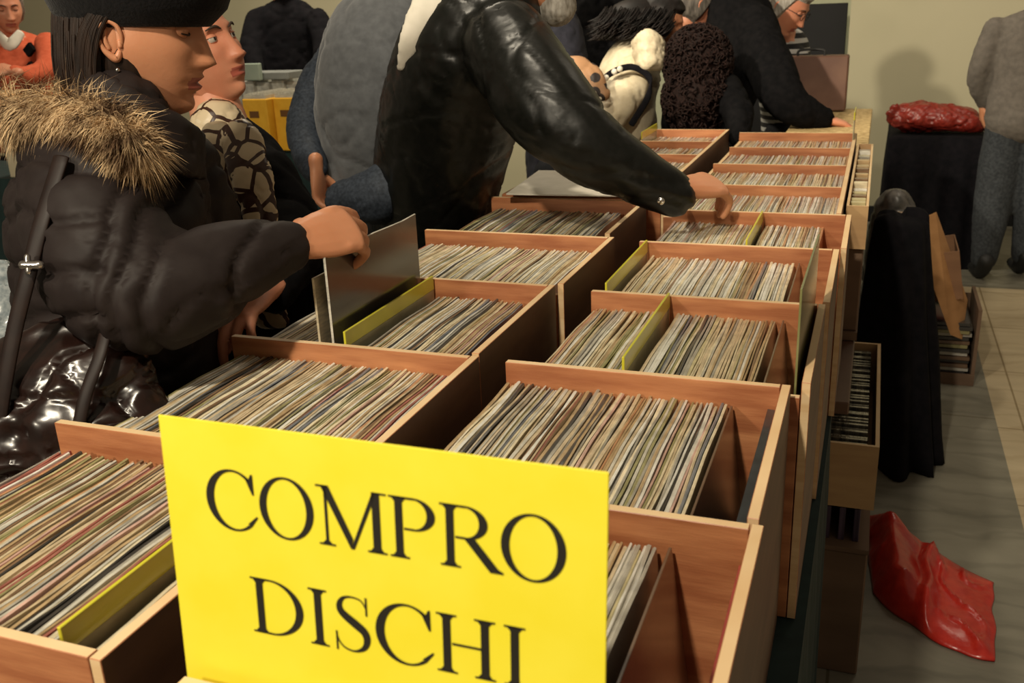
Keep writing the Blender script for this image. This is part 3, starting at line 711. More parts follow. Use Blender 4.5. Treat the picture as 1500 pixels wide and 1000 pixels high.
def head_point(d, fat=1.0, open_mouth=0.):
    """maps a unit direction to the head surface (front +Y)"""
    x, y, z = d.x*.074, d.y*.096, d.z*.118
    if z < 0:                                   # jaw
        k = sst(0, .115, -z); x *= 1-.30*k*(1 if y > 0 else .4); 
        if y > 0: y *= 1-.02*k
        else: y *= 1-.38*k
        z *= .98
    if y > 0:                                   # flatter face front
        wv = 1-min(1, (x/.075)**2)
        y = y*(.93+.0*wv)
        y = max(y, .0)
        y += .010*sst(.0, .10, -z)*wv*(sst(-.125, -.095, z))
        lim = .088
        if y > .06: y = .06+(y-.06)*.85
    if y > .015:
        fr = sst(.015, .055, y)
        dy = 0
        # nose
        if -.045 < z < .035:
            tz = (.022-z)/.052
            prof = max(0, min(1, tz))
            amp = .004+.019*prof**1.3
            if z < -.030: amp *= max(0, 1-(-.030-z)/.012)
            wd = .0085+.0075*prof
            dy += amp*math.exp(-(x/wd)**2)*(1 if z < .022 else max(0, 1-(z-.022)/.013))
            dy += .007*(g2(x, z, .0125, -.028, .006, .008)+g2(x, z, -.0125, -.028, .006, .008))
        dy += .0055*(g2(x, z, .026, .036, .022, .009)+g2(x, z, -.026, .036, .022, .009))      # brow ridge
        dy -= .0105*(g2(x, z, .030, .016, .014, .011)+g2(x, z, -.030, .016, .014, .011))      # sockets
        dy += .0035*(g2(x, z, .042, -.012, .018, .016)+g2(x, z, -.042, -.012, .018, .016))    # cheekbones
        dy += .0020*(g2(x, z, .045, -.05, .018, .02)+g2(x, z, -.045, -.05, .018, .02))*fat
        dy += .0065*g2(x, z, 0, -.050, .019, .0055)+.0075*g2(x, z, 0, -.0635, .017, .006)     # lips
        dy -= (.0055+open_mouth)*g2(x, z, 0, -.0568, .020, .0025+open_mouth*.25)
        dy -= .005*g2(x, z, 0, -.075, .020, .006)
        dy += .010*g2(x, z, 0, -.096, .020, .014)
        y += dy*fr
    if y < -.01 and z > -.02: y -= .006*g2(x, z, 0, .03, .06, .06)
    return V((x*fat, y, z))
def make_head_mesh(bmo, Mx, skin=0, lip=1, seg=96, rings=72, fat=1.0, open_mouth=0.):
    vs = []; pole_t = bmo.verts.new(Mx @ head_point(V((0, 0, 1)))); 
    for i in range(1, rings):
        th = math.pi*i/rings; row = []
        for j in range(seg):
            # denser sampling round the face
            a = 2*math.pi*j/seg; a2 = a - .38*math.sin(a-math.pi/2+math.pi/2-math.pi/2)*0
            d = V((math.sin(th)*math.cos(a), math.sin(th)*math.sin(a), math.cos(th)))
            row.append((bmo.verts.new(Mx @ head_point(d, fat, open_mouth)), head_point(d, fat, open_mouth)))
        vs.append(row)
    pole_b = bmo.verts.new(Mx @ head_point(V((0, 0, -1))))
    for a, b in zip(vs, vs[1:]):
        for k in range(seg):
            k2 = (k+1) % seg
            f = bmo.faces.new((a[k][0], b[k][0], b[k2][0], a[k2][0])); f.smooth = True
            p = (a[k][1]+b[k2][1])/2
            f.material_index = lip if (p.y > .06 and abs(p.x) < .024*(1-((p.z+.057)/.02)**2*.4) and -.0665 < p.z < -.0470 and abs(p.x) < .024) else skin
    for k in range(seg):
        f = bmo.faces.new((pole_t, vs[0][k][0], vs[0][(k+1) % seg][0])); f.smooth = True
        f = bmo.faces.new((pole_b, vs[-1][(k+1) % seg][0], vs[-1][k][0])); f.smooth = True
def ear_piece(bmo, Mx, s):
    c = V((s*.0725, -.010, -.002))
    def L(x, y, z): return Mx @ (c+V((s*x*.85, y*.85, z*.84)))
    rim = [(L(.001, .013, -.004), .0030), (L(.005, .014, .010), .0030), (L(.008, .008, .024), .0034), (L(.011, -.004, .030), .0038), (L(.014, -.015, .022), .0040), (L(.014, -.019, .006), .0038), (L(.011, -.014, -.012), .0036), (L(.006, -.004, -.024), .0050), (L(.002, .004, -.028), .0058), (L(.000, .008, -.018), .0040)]
    tube(bmo, rim, seg=9, sub=4)
    tube(bmo, [(L(.006, -.010, .016), .0030), (L(.009, -.011, .002), .0036), (L(.006, -.006, -.012), .0034)], seg=8, sub=3)
    tube(bmo, [(L(.002, .010, -.002), .0035), (L(.003, .011, -.008), .0035)], seg=8, sub=2)
    g = bmesh.ops.create_uvsphere(bmo, u_segments=16, v_segments=10, radius=1)
    for v in g['verts']: p = v.co.copy(); v.co = L(p.x*.004+.002-p.y*.004, p.y*.013-.004, p.z*.025)
    for f in {f for v in g['verts'] for f in v.link_faces}: f.smooth = True; f.material_index = 0
def hand_piece(bmo, wrist, fwd, palm, curls=(.5, .6, .65, .7), thumb=(.6, .3), side=1, s=1.0, spread=.06):
    """fwd: wrist to knuckles; palm: the way the palm faces; side: +1 thumb on +(fwd x palm)"""
    fwd = V(fwd).normalized(); palm = V(palm); palm = (palm-fwd*palm.dot(fwd)).normalized(); lat = fwd.cross(palm).normalized()*side
    wrist = V(wrist)
    tube(bmo, [(wrist-fwd*.028*s, .026*s, .020*s), (wrist, .026*s, .019*s), (wrist+fwd*.045*s, .038*s, .017*s), (wrist+fwd*.085*s, .040*s, .013*s)], side=lat, seg=14, sub=4)
    lens = ((.043, .026, .020), (.047, .030, .021), (.043, .028, .020), (.034, .021, .018)); rad = (.0098, .0100, .0095, .0085)
    for k in range(4):
        off = (1.5-k)*.0195*s; base = wrist+fwd*(.083-.004*abs(k-1))*s+lat*off-palm*.001
        ang = 0; d0 = (fwd+lat*(1.5-k)*spread).normalized(); p = base-d0*.02*s; pts = [(p, rad[k]*s)]; p = base; pts.append((p, rad[k]*1.06*s))
        for j, l in enumerate(lens[k]):
            ang += curls[k]*(.9, 1.15, .7)[j]
            d = d0*math.cos(ang)+palm*math.sin(ang); p = p+d*l*s; pts.append((p, rad[k]*(1, .92, .78)[j]*s))
        tube(bmo, pts, seg=10, sub=3)
    b = wrist+fwd*.022*s+lat*.022*s+palm*.004*s; a, c = thumb
    d1 = (fwd*.62+lat*.62+palm*a).normalized(); d2 = (fwd*.85+lat*.15+palm*(a+c)).normalized()
    tube(bmo, [(b, .014*s), (b+d1*.042*s, .0125*s), (b+d1*.042*s+d2*.030*s, .0108*s), (b+d1*.042*s+d2*.055*s, .0085*s)], seg=10, sub=3)
def neckpos(Mx, k): return Mx @ V((0, -.018-.012*k, -.075-.07*k))
def hair_cap(Mx, m, parent, thick=.012, zfront=.062, zback=-.075, seg=64, rings=44, rough=.004, seed=0, name='hair', fat=1.):
    bm = bmesh.new(); rows = []
    for i in range(rings+1):
        row = []
        for j in range(seg):
            a = 2*math.pi*j/seg; fy = math.sin(a)
            zl = zfront if fy > .55 else (zback if fy < -.1 else zback+(zfront-zback)*sst(-.1, .55, fy))
            thmax = math.acos(max(-1, min(1, zl/.118))); th = thmax*i/rings
            d = V((math.sin(th)*math.cos(a), math.sin(th)*math.sin(a), math.cos(th)))
            p = head_point(d, fat); n = V((d.x/.074, d.y/.096, d.z/.118)).normalized()
            edge = 1-sst(.86, 1, i/rings)
            h = thick*edge+rough*noise.noise(V((p.x*60+seed, p.y*60, p.z*25)))*edge+(.0008)
            row.append(bm.verts.new(Mx @ (p+n*h)))
        rows.append(row)
    for a, b in zip(rows, rows[1:]):
        for k in range(seg): bm.faces.new((a[k], b[k], b[(k+1) % seg], a[(k+1) % seg]))
    return obj(name, bm, m, parent, smooth=True)
def strands(bm, n, gen, r=.0035, seg=5):
    for k in range(n):
        pts = gen(k)
        m_ = len(pts)
        tube(bm, [(p, r*(1 if i < m_-1 else .3)) for i, p in enumerate(pts)], seg=seg, sub=3, caps=False)
def eyes(Mx, parent, closed=False, look=(0, 0)):
    for s in (-1, 1):
        c = V((s*.0305, .0655, .0150))
        if not closed:
            bm = bmesh.new(); ellipsoid(bm, Mx @ c, (.0115,)*3, 16, 10); eb = obj('eyeball', bm, EYEW, parent)
            bm = bmesh.new(); d = (V((look[0], 1, look[1]))).normalized(); ellipsoid(bm, Mx @ (c+d*.0068), (.0058,)*3, 12, 8); obj('iris', bm, IRIS, eb)
        bm = bmesh.new(); lid = []
        g = bmesh.ops.create_uvsphere(bm, u_segments=18, v_segments=12, radius=1)
        for v in g['verts']: 
            p = v.co*.0128; v.co = Mx @ (c+V((p.x*1.15, p.y, p.z)) + V((0, -.0005, 0)))
        inv = Mx.inverted()
        dl = []
        for v in bm.verts:
            q = inv @ v.co - c
            if not closed and -.0035 < q.z < .0025 and q.y > 0: dl.append(v)
        bmesh.ops.delete(bm, geom=dl, context='VERTS')
        obj('eyelid', bm, SKIN_OF[parent.name], parent, smooth=True)
        bm = bmesh.new(); tube(bm, [(Mx @ V((s*.014, .0855, .030)), .0018), (Mx @ V((s*.028, .0845, .0365)), .0030), (Mx @ V((s*.046, .0740, .033)), .0014)], seg=8, sub=4); obj('eyebrow', bm, BROW, parent)
        if closed:
            bm = bmesh.new(); tube(bm, [(Mx @ (c+V((-s*.012, .0095, -.003))), .0008), (Mx @ (c+V((0, .0138, -.006))), .0012), (Mx @ (c+V((s*.013, .0075, -.004))), .0010)], seg=6, sub=4); obj('eyelash', bm, BROW, parent)
SKIN_OF = {}
def person(label, foot, Mx=None, skin=SKIN, torso=(), side=(1, 0, 0), arms=(), sleeves=True, hands=(), legs=None, jacket=None, jacket_name='jacket', pants=DARKTR,
           fold=None, vox=.011, eye=None, fat=1., open_mouth=0., lips=True, sleeve_mat=None, shoes=True, hem=True, sm=5, inner=.8):
    t = empty('person', foot, label, 'person'); SKIN_OF[t.name] = skin
    # body: one mesh of head, neck, trunk, limbs and hands
    pieces = []
    bm = bmesh.new()
    if torso: tube(bm, [(p, a*inner, b*inner) for p, a, b in torso], side=side, seg=20)
    if Mx: tube(bm, [(Mx @ V((0, -.012, -.03)), .050), (neckpos(Mx, 0), .052), (V(torso[0][0]) if torso else neckpos(Mx, 1), .060)], seg=16)
    for arm in arms: tube(bm, [(p, r*.62) for p, r in arm], seg=12)
    LG = legs
    if LG:
        for lg in LG: tube(bm, [(p, r*.8) for p, r in lg], seg=12)
    body = remesh(bm, .014, 4); pieces.append(body)
    if hands:
        bm = bmesh.new()
        for h in hands: hand_piece(bm, **h)
        pieces.append(remesh(bm, .0026 if len(hands) and hands[0].get('s', 1) and V(hands[0]['wrist']-EYE if False else V(hands[0]['wrist'])-EYE).length < 2.6 else .0045, 3))
    bm = join(pieces)
    for f in bm.faces: f.smooth = True; f.material_index = 0
    if Mx:
        make_head_mesh(bm, Mx, 0, 1, fat=fat, open_mouth=open_mouth); ear_piece(bm, Mx, 1); ear_piece(bm, Mx, -1)
    obj('body', bm, [skin, LIP], t)
    if Mx and eye is not None: eyes(Mx, t, eye == 'closed')
    if jacket:
        bm = bmesh.new(); tube(bm, [(p, a, b) for p, a, b in torso], side=side, seg=24)
        if sleeve_mat is None:
            for arm in arms: tube(bm, arm, seg=16)
        link(jacket_name, remesh(bm, vox, sm, fold), jacket, t)
        if sleeve_mat is not None:
            for arm in arms:
                bm = bmesh.new(); tube(bm, arm, seg=16); link('sleeve', remesh(bm, vox, 3, folds(.010, 9, 9, 16, 2)), sleeve_mat, t)
    if LG and pants:
        bm = bmesh.new()
        for lg in LG: tube(bm, lg, seg=16)
        link('trousers', remesh(bm, .014, 3, folds(.008, 9, 9, 7)), pants, t)
        if shoes:
            for lg in LG:
                p = V(lg[-1][0]); d = V((-side[1], side[0], 0)) if True else 0
                bm = bmesh.new(); d = V(person.fwd); tube(bm, [(p*1+V((0, 0, 0))-d*.06, .042, .045), (V((p.x, p.y, .05))+d*.03, .045, .045), (V((p.x, p.y, .04))+d*.15, .043, .032)], side=d.cross(V((0, 0, 1))), seg=12)
                for v in bm.verts: v.co.z = max(v.co.z, .004)
                obj('shoe', bm, RUBBER, t, smooth=True)
    return t
def std_legs(hip, fwd, stand=.10, r=(.095, .065, .055)):
    f = V(fwd); s = f.cross(V((0, 0, 1))); out = []
    for k in (-1, 1):
        h = V(hip)+s*k*.085; ft = V((h.x, h.y, .09))+s*k*.02+f*.03*k
        out.append([(h, r[0]), (h.lerp(ft, .5)+f*.02, r[1]*1.05), (ft, r[2])])
    person.fwd = tuple(f)
    return out

# -- the woman in the parka
F1 = face_dir(225, 75, 20)
H1 = head_matrix(at(206, 55, 1.42), F1, -6, 0, 1.04)
side1 = V((F1.y, -F1.x, 0))
tor1 = [(at(178, 168, 1.40), .07, .07), (at(168, 215, 1.45), .150, .095), (at(165, 290, 1.50), .19, .145), (at(172, 400, 1.55), .19, .15), (at(185, 520, 1.60), .19, .155), (at(196, 640, 1.68), .19, .15), (at(205, 740, 1.76), .17, .13)]
arm1 = [(at(118, 235, 1.40), .086), (at(140, 330, 1.34), .100), (at(190, 425, 1.31), .094), (at(285, 410, 1.34), .078), (at(360, 378, 1.38), .060), (at(418, 361, 1.42), .042)]
arm1b = [(at(262, 250, 1.66), .075), (at(300, 340, 1.72), .07), (at(285, 430, 1.66), .055)]
def parka_fold(p):
    q = V(p)-EYE; a, b = q.dot(RT), q.dot(UP); w_ = .022*noise.noise(V((p.x*9, p.y*9, p.z*9)))
    h = folds(.012, 5, 5, 9, 1.)(p) + .002*noise.noise(p*24)
    if a < -.52:
        for c in (.235, .165, .095, .03, -.05, -.13, -.21): h -= .010*math.exp(-((b-c+w_+.10*(a+.6))/.0065)**2)
    if a > -.57:
        for c in (-.535, -.505, -.47, -.365): h -= .009*math.exp(-((a-c+w_*1.2-.18*(b-.1))/.0055)**2)*(1 if b > -.03 else 0)
    return h
hip1 = V(tor1[-2][0]); hip1 = V((hip1.x-.05, hip1.y, .78))
w1 = person('woman in a dark fur-trimmed parka and black beret pulling up a record sleeve', (hip1.x, hip1.y, 0), H1, SKIN, tor1, side1, [arm1, arm1b],
    hands=[dict(wrist=at(432, 356, 1.425), fwd=at(500, 338, 1.47)-at(430, 358, 1.42), palm=V((-.35, .62, -.62)), curls=(.62, .72, .78, .8), thumb=(.9, .4), side=1, s=1.12, spread=.02)],
    legs=std_legs(hip1, (.8, .6, 0), r=(.10, .07, .055)), jacket=PARKA, jacket_name='parka', fold=parka_fold, eye='closed', vox=.009, open_mouth=.003)
# beret
Mi = H1
bm = bmesh.new(); rows = []
for (z, rx, ry, yo) in ((.030, .078, .098, 0), (.040, .086, .106, .002), (.055, .098, .118, .004), (.085, .112, .130, .002), (.115, .108, .125, -.002), (.140, .080, .095, -.004), (.150, .03, .04, -.004)):
    rows.append([bm.verts.new(H1 @ V((rx*math.cos(a)*(1+.02*math.sin(5*a)), yo+ry*math.sin(a), z-.013+.004*math.sin(a)+(.016 if math.sin(a) < 0 else 0)*math.sin(a)))) for a in [2*math.pi*k/48 for k in range(48)]])
for a, b in zip(rows, rows[1:]):
    for k in range(48): bm.faces.new((a[k], a[(k+1) % 48], b[(k+1) % 48], b[k]))
bm.faces.new(rows[-1]); bm.faces.new(list(reversed(rows[0])))
bmesh.ops.subdivide_edges(bm, edges=bm.edges[:], cuts=1, use_grid_fill=True, smooth=.5)
obj('beret', bm, BERET, w1, smooth=True)
# long hair: crown shell plus locks falling behind the ear onto the collar
hb = bmesh.new()
def lock(k):
    u = random.random(); a = math.radians(random.uniform(150, 395)); 
    if u < .8: a = math.radians(random.uniform(178, 300))
    # local angles: 0 = her right (+X), 90 = front, 180 = her left, 270 = back
    a = math.radians(random.uniform(188, 352)); q = random.uniform(.96, 1.06)
    j = random.uniform(-.006, .006)
    w_ = 1-.12*max(0, -math.sin(a))
    P = [V((.074*math.cos(a)*q, -.012+.094*math.sin(a)*q, .055)), V((.082*math.cos(a)*q, -.012+.100*math.sin(a)*q, .01+j)), V((.084*math.cos(a)*q+j, -.014+.098*math.sin(a)*q, -.05)),
         V((.080*math.cos(a)*q, -.016+.088*math.sin(a)*q+j, -.095)), V((.070*math.cos(a), -.016+.075*math.sin(a), -.135+j*3))]
    return [H1 @ p for p in P]
strands(hb, 1300, lock, .0020, 4)
def lock2(k):
    s_ = 1; q = random.uniform(-.006, .006); y = random.uniform(-.04, -.012)
    return [H1 @ V(p) for p in ((.077+q, y+.016, .05), (.084+q, y-.008, .01), (.086+q, y-.018, -.04), (.082+q*2, y-.016, -.09), (.074+q*2, y-.012, -.13))]
strands(hb, 260, lock2, .0018, 4)
ellipsoid(hb, H1 @ V((0, -.028, -.02)), (.080, .086, .10), 24, 16, H1.to_3x3().normalized())
obj('hair', hb, HAIR, w1, smooth=True)
# a few wisps by the cheek and a stud earring
bm = bmesh.new(); ellipsoid(bm, H1 @ V((.081, -.004, -.040)), (.0035,)*3, 10, 8); obj('earring', bm, STEEL, w1)
# high collar
bm = bmesh.new()
tube(bm, [(at(186, 240, 1.44), .130, .115), (at(194, 195, 1.435), .118, .108), (at(203, 158, 1.43), .104, .098), (at(206, 150, 1.43), .085, .08)], side=side1, seg=28, caps=False)
link('collar', remesh(bm, .008, 3, folds(.008, 10, 10, 24, 4)), PARKA, w1)
# fur trim of the lowered hood: tufts along an arc over the shoulder and upper back
fb = bmesh.new()
arcp = [at(-10, 150, 1.42), at(30, 168, 1.36), at(80, 165, 1.33), at(130, 172, 1.31), at(175, 196, 1.30), at(205, 232, 1.31)]
cur = catmull([list(p) for p in arcp], 14)
for k in range(8500):
    i = random.randrange(len(cur)-1); p = V(cur[i]).lerp(V(cur[i+1]), random.random())
    n = V((random.gauss(0, 1), random.gauss(0, 1), random.gauss(.2, 1))).normalized(); base = p+n*.018
    L = random.uniform(.035, .065); e = (n*.75+V((0, 0, -.62))+V((random.gauss(0, .22), random.gauss(0, .22), random.gauss(0, .2)))-V(FW)*.25).normalized()
    d2 = (e+V((0, 0, -.55))).normalized(); sd = e.cross(V((random.random(), random.random(), random.random()))).normalized()*.0009
    a, b = fb.verts.new(base-sd), fb.verts.new(base+sd); c, d = fb.verts.new(base+e*L*.55-sd*.7), fb.verts.new(base+e*L*.55+sd*.7); f = fb.verts.new(base+e*L*.55+d2*L*.45)
    fb.faces.new((a, b, d, c)); fb.faces.new((c, d, f))
tube(fb, [(p, .024) for p in arcp], seg=12)
obj('fur_trim', fb, FUR, w1)
# handbag on her shoulder
t = empty('handbag', at(90, 640, 1.28), 'glossy dark brown handbag hanging at the side of the woman in the parka', 'handbag')
bm = bmesh.new(); tube(bm, [(at(75, 500, 1.33), .10, .035), (at(85, 560, 1.32), .135, .06), (at(90, 640, 1.32), .16, .075), (at(88, 720, 1.34), .15, .07), (at(88, 760, 1.36), .12, .04)], side=RT, seg=20)
link('bag_body', remesh(bm, .007, 3, lambda p: folds(.020, 9, 9, 14, 7.)(p)+.008*noise.noise(p*26)), BAGL, t)
STRAPM = mat('dark_brown_strap', (.010, .005, .004), (.016, .008, .006), .5, nscale=6, spec=.25)
def strap(nm, pts, wd=.009, m=BAGL, parent=None):
    m = STRAPM
    bm = bmesh.new(); tube(bm, [(p, wd*1.1, .0025) for p in pts], side=RT, seg=10, sub=6); return obj(nm, bm, m, parent, smooth=True)
st = strap('strap', [at(90, 230, 1.27), at(62, 320, 1.245), at(42, 400, 1.24), at(22, 480, 1.245), at(5, 570, 1.25), at(-8, 660, 1.26)], .010, BAGL, t)
strap('strap', [at(110, 650, 1.24), at(125, 580, 1.24), at(146, 520, 1.25), at(158, 470, 1.27)], .008, BAGL, t)
bm = bmesh.new(); tube(bm, [(at(34, 388, 1.225), .006), (at(58, 388, 1.225), .006)], seg=8); tube(bm, [(at(40, 376, 1.225), .004), (at(42, 398, 1.225), .004)], seg=8); obj('buckle', bm, STEEL, st)
t2 = at(5, 450, 1.7)
bm = bmesh.new(); tube(bm, [(at(2, 400, 1.75), .03), (at(5, 440, 1.75), .06), (at(0, 500, 1.75), .09), (at(-6, 560, 1.75), .07)], seg=14)
tag(link('plastic_bag', remesh(bm, .009, 2, folds(.03, 14, 14, 14, 9)), mat('pale_blue_plastic', (.20, .24, .26), (.4, .44, .45), .25, nscale=12, coat=.6)), 'pale bluish plastic bag behind the handbag at the left edge', 'bag')

# -- older woman with the scarf
F2 = face_dir(318, 85, 40)
H2 = head_matrix(at(294, 80, 2.0), F2, 16, 6, 1.0)
side2 = V((F2.y, -F2.x, 0))
tor2 = [(at(322, 178, 2.04), .055, .055), (at(338, 232, 2.06), .15, .095), (at(348, 300, 2.07), .19, .125), (at(362, 360, 2.05), .19, .14), (at(370, 460, 2.1), .19, .14), (at(376, 560, 2.15), .17, .13)]
arm2 = [(at(388, 258, 2.03), .065), (at(418, 320, 1.97), .070), (at(425, 375, 1.86), .062), (at(402, 428, 1.74), .040)]
hp = V(tor2[-1][0]); hp = V((hp.x, hp.y, .78))
w2 = person('older woman in a black coat and patterned cream scarf, looking up to the right', (hp.x, hp.y, 0), H2, SKINR, tor2, side2, [arm2],
    hands=[dict(wrist=at(388, 430, 1.70), fwd=at(345, 462, 1.64)-at(390, 425, 1.72), palm=V((.2, .3, -1)), curls=(.35, .45, .5, .6), thumb=(.5, .3), side=-1, spread=.06)],
    legs=std_legs(hp, (.9, .4, 0)), jacket=COATBL, jacket_name='coat', fold=folds(.012, 8, 8, 8, 3.), eye='open')
hair_cap(H2, mat('ash_brown_hair', (.10, .05, .025), (.22, .12, .06), .6, (30, 30, 8), 3, 3), w2, .014, .070, -.07, seed=4, name='hair')
bm = bmesh.new(); n2 = at(333, 190, 1.98)
tube(bm, [(n2+V((-.03, 0, -.04)), .075, .07), (n2+V((-.02, 0, .005)), .062, .058)], side=side2, seg=24)
tube(bm, [(at(345, 190, 1.84), .03, .02), (at(362, 240, 1.80), .042, .016), (at(378, 300, 1.79), .038, .012), (at(392, 390, 1.80), .032, .010), (at(398, 475, 1.82), .034, .010)], side=RT, seg=12)
tube(bm, [(at(318, 190, 1.86), .03, .018), (at(322, 240, 1.84), .032, .014), (at(340, 290, 1.83), .030, .010)], side=RT, seg=12)
tube(bm, [(at(350, 185, 1.84), .022, .014), (at(372, 205, 1.82), .022, .012), (at(384, 228, 1.83), .012, .008)], side=RT, seg=10)
link('scarf', remesh(bm, .006, 2, folds(.008, 18, 18, 18, 2)), SCARF, w2)

# -- grey-sweatered man
tor3 = [(at(612, -45, 2.75), .06, .06), (at(590, -5, 2.75), .13, .09), (at(556, 60, 2.76), .19, .15), (at(545, 150, 2.78), .19, .165), (at(548, 240, 2.84), .17, .15), (at(552, 330, 2.95), .17, .14), (at(556, 380, 3.0), .15, .12)]
F3 = face_dir(560, 60, -25); s3 = V((F3.y, -F3.x, 0))
arm3 = [(at(505, 75, 2.90), .068), (at(468, 130, 2.88), .066), (at(448, 195, 2.82), .060), (at(461, 248, 2.72), .042)]
arm3b = [(at(610, 130, 2.60), .07), (at(605, 240, 2.54), .072), (at(560, 285, 2.50), .078), (at(505, 292, 2.54), .055)]
hp = V(tor3[-1][0]); hp = V((hp.x, hp.y, .85))
H3 = head_matrix(at(640, -75, 2.72), F3, -20)
m3 = person('man in a grey sweater with dark denim sleeves seen from behind, hand at his hip', (hp.x, hp.y, 0), H3, SKIN, tor3, s3, [arm3, arm3b],
    hands=[dict(wrist=at(464, 248, 2.70), fwd=V((.05, -.05, -1)), palm=V((1, .1, -.1)), curls=(.5, .6, .7, .8), thumb=(.4, .3), side=-1)],
    legs=std_legs(hp, F3), jacket=SWEAT, jacket_name='sweater', fold=folds(.014, 6, 6, 6, 5.), sleeve_mat=NAVY)
hair_cap(H3, HAIRGR, m3)

# -- leather jacket man
F4 = face_dir(700, 60, 5); s4 = V((F4.y, -F4.x, 0))
tor4 = [(at(765, -75, 2.25), .07, .07), (at(738, -30, 2.28), .15, .11), (at(700, 50, 2.32), .21, .17), (at(668, 140, 2.42), .22, .18), (at(645, 240, 2.56), .215, .175), (at(632, 330, 2.68), .215, .165), (at(628, 400, 2.75), .20, .15)]
arm4 = [(at(742, 70, 2.14), .105), (at(795, 148, 2.06), .102), (at(862, 216, 2.03), .080), (at(930, 257, 2.05), .065), (at(987, 286, 2.08), .052)]
hp = V(tor4[-1][0]); hp = V((hp.x-.03, hp.y, .86))
H4 = head_matrix(at(806, -62, 2.22), F4, -30)
m4 = person('man in a black leather jacket bending over the tables, one arm reaching right', (hp.x, hp.y, 0), H4, SKIN, tor4, s4, [arm4],
    hands=[dict(wrist=at(1003, 276, 2.08), fwd=at(1062, 268, 2.16)-at(1003, 276, 2.08), palm=V((-.1, .5, -.85)), curls=(.38, .50, .58, .62), thumb=(.55, .25), side=1, s=1.15, spread=.07)],
    legs=std_legs(hp, F4, r=(.11, .08, .06)), jacket=LEATH, jacket_name='leather_jacket', fold=lambda p: folds(.012, 4, 4, 4, 8.)(p)+folds(.007, 4, 10, 13, 3.)(V((p.x*.77-p.z*.64, p.y, p.x*.64+p.z*.77))), vox=.009)
hair_cap(H4, HAIRGR, m4)
bm = bmesh.new(); ellipsoid(bm, H4 @ V((0, .062, -.085)), (.05, .04, .05), 20, 14); link('beard', remesh(bm, .006, 1, folds(.006, 40, 40, 40)), HAIRGR, m4)
bm = bmesh.new(); tube(bm, [(at(655, -30, 2.16), .05, .016), (at(628, 15, 2.17), .045, .016), (at(602, 62, 2.20), .030, .014), (at(588, 100, 2.24), .012, .010)], side=RT, seg=14)
link('shirt', remesh(bm, .008, 2), PAPER, m4)
bm = bmesh.new(); ellipsoid(bm, at(968, 303, 1.98)+V((0, 0, .012)), (.008, .004, .008), 12, 8); obj('cuff_button', bm, STEEL, m4)

# -- far group behind the end of the tables
def simple(label, head, F, tor, arms=(), jacket=COATBL, hands=(), hairm=HAIRBL, hpitch=-15, skin=SKIN, eye=None, foldamp=.014, jn='jacket', cap=True, zf=.062, hs=1.0):
    H = head_matrix(head, F, hpitch, 0, hs); s = V((F.y, -F.x, 0)); tor = [(V(a), b, c) for a, b, c in tor]
    e = tor[-1][0]; hp = V((e.x, e.y, .86))
    p = person(label, (hp.x, hp.y, 0), H, skin, tor, s, list(arms), hands=list(hands), legs=std_legs(hp, F), jacket=jacket, jacket_name=jn, fold=folds(foldamp, 7, 7, 8, random.random()*9), vox=.014, eye=eye)
    if cap: hair_cap(H, hairm, p, .014, zf)
    return p, H
F5 = face_dir(915, 120, 10)
p5, H5 = simple('woman in a cream padded jacket leaning in with her spotted bag behind her', at(968, 38, 3.95), F5,
    [(at(950, 62, 3.98), .055, .055), (at(932, 90, 4.0), .15, .12), (at(915, 140, 4.05), .17, .13), (at(918, 200, 4.1), .16, .13), (at(922, 290, 4.2), .17, .14)],
    [[(at(925, 125, 3.88), .085), (at(905, 150, 3.84), .088), (at(882, 182, 3.82), .07), (at(880, 215, 3.85), .05)]], CREAM, foldamp=.022, jn='padded_jacket')
bm = bmesh.new()
for k in range(3): tube(bm, [(at(933+k*3, 64+k*15, 3.82), .028), (at(948, 56+k*17, 3.76), .036), (at(966, 66+k*14, 3.80), .028)], seg=12)
link('collar', remesh(bm, .009, 1, folds(.012, 20, 20, 20)), CREAM, p5)
hb = bmesh.new()
def lk(k):
    x = random.uniform(885, 990); y = random.uniform(15, 45); d = 3.9+random.uniform(-.08, .12)
    return [at(x, y-6, d), at(x-10, y+8, d-.03), at(x-22+random.uniform(-8, 8), y+16, d-.02)]
strands(hb, 1000, lk, .0028, 4)
ellipsoid(hb, at(935, 28, 3.98), (.14, .12, .085), 20, 12)
obj('hair', hb, HAIRBL, p5, smooth=True)
t = empty('shoulder_bag', at(840, 120, 3.72), 'brown bag with black and white spots beside the cream jacket', 'bag')
bm = bmesh.new(); tube(bm, [(at(815, 98, 3.75), .045, .04), (at(838, 112, 3.72), .085, .06), (at(862, 124, 3.70), .075, .05), (at(884, 138, 3.68), .03, .03)], side=UP, seg=20)
link('bag_body', remesh(bm, .01, 2, folds(.01, 12, 12, 12)), LEOP, t)
bm = bmesh.new(); tube(bm, [(p, .013, .006) for p in (at(880, 120, 3.78), at(897, 106, 3.76), at(925, 98, 3.76), at(950, 112, 3.76), at(950, 140, 3.74), at(925, 182, 3.74))], side=UP, seg=10); obj('strap', bm, BLACKCL, t, smooth=True)
bm = bmesh.new()
for q in ((888, 114), (900, 105), (908, 101)): ellipsoid(bm, at(q[0], q[1], 3.742), (.012, .012, .012), 12, 8)
obj('strap_stud', bm, PAPER, t)

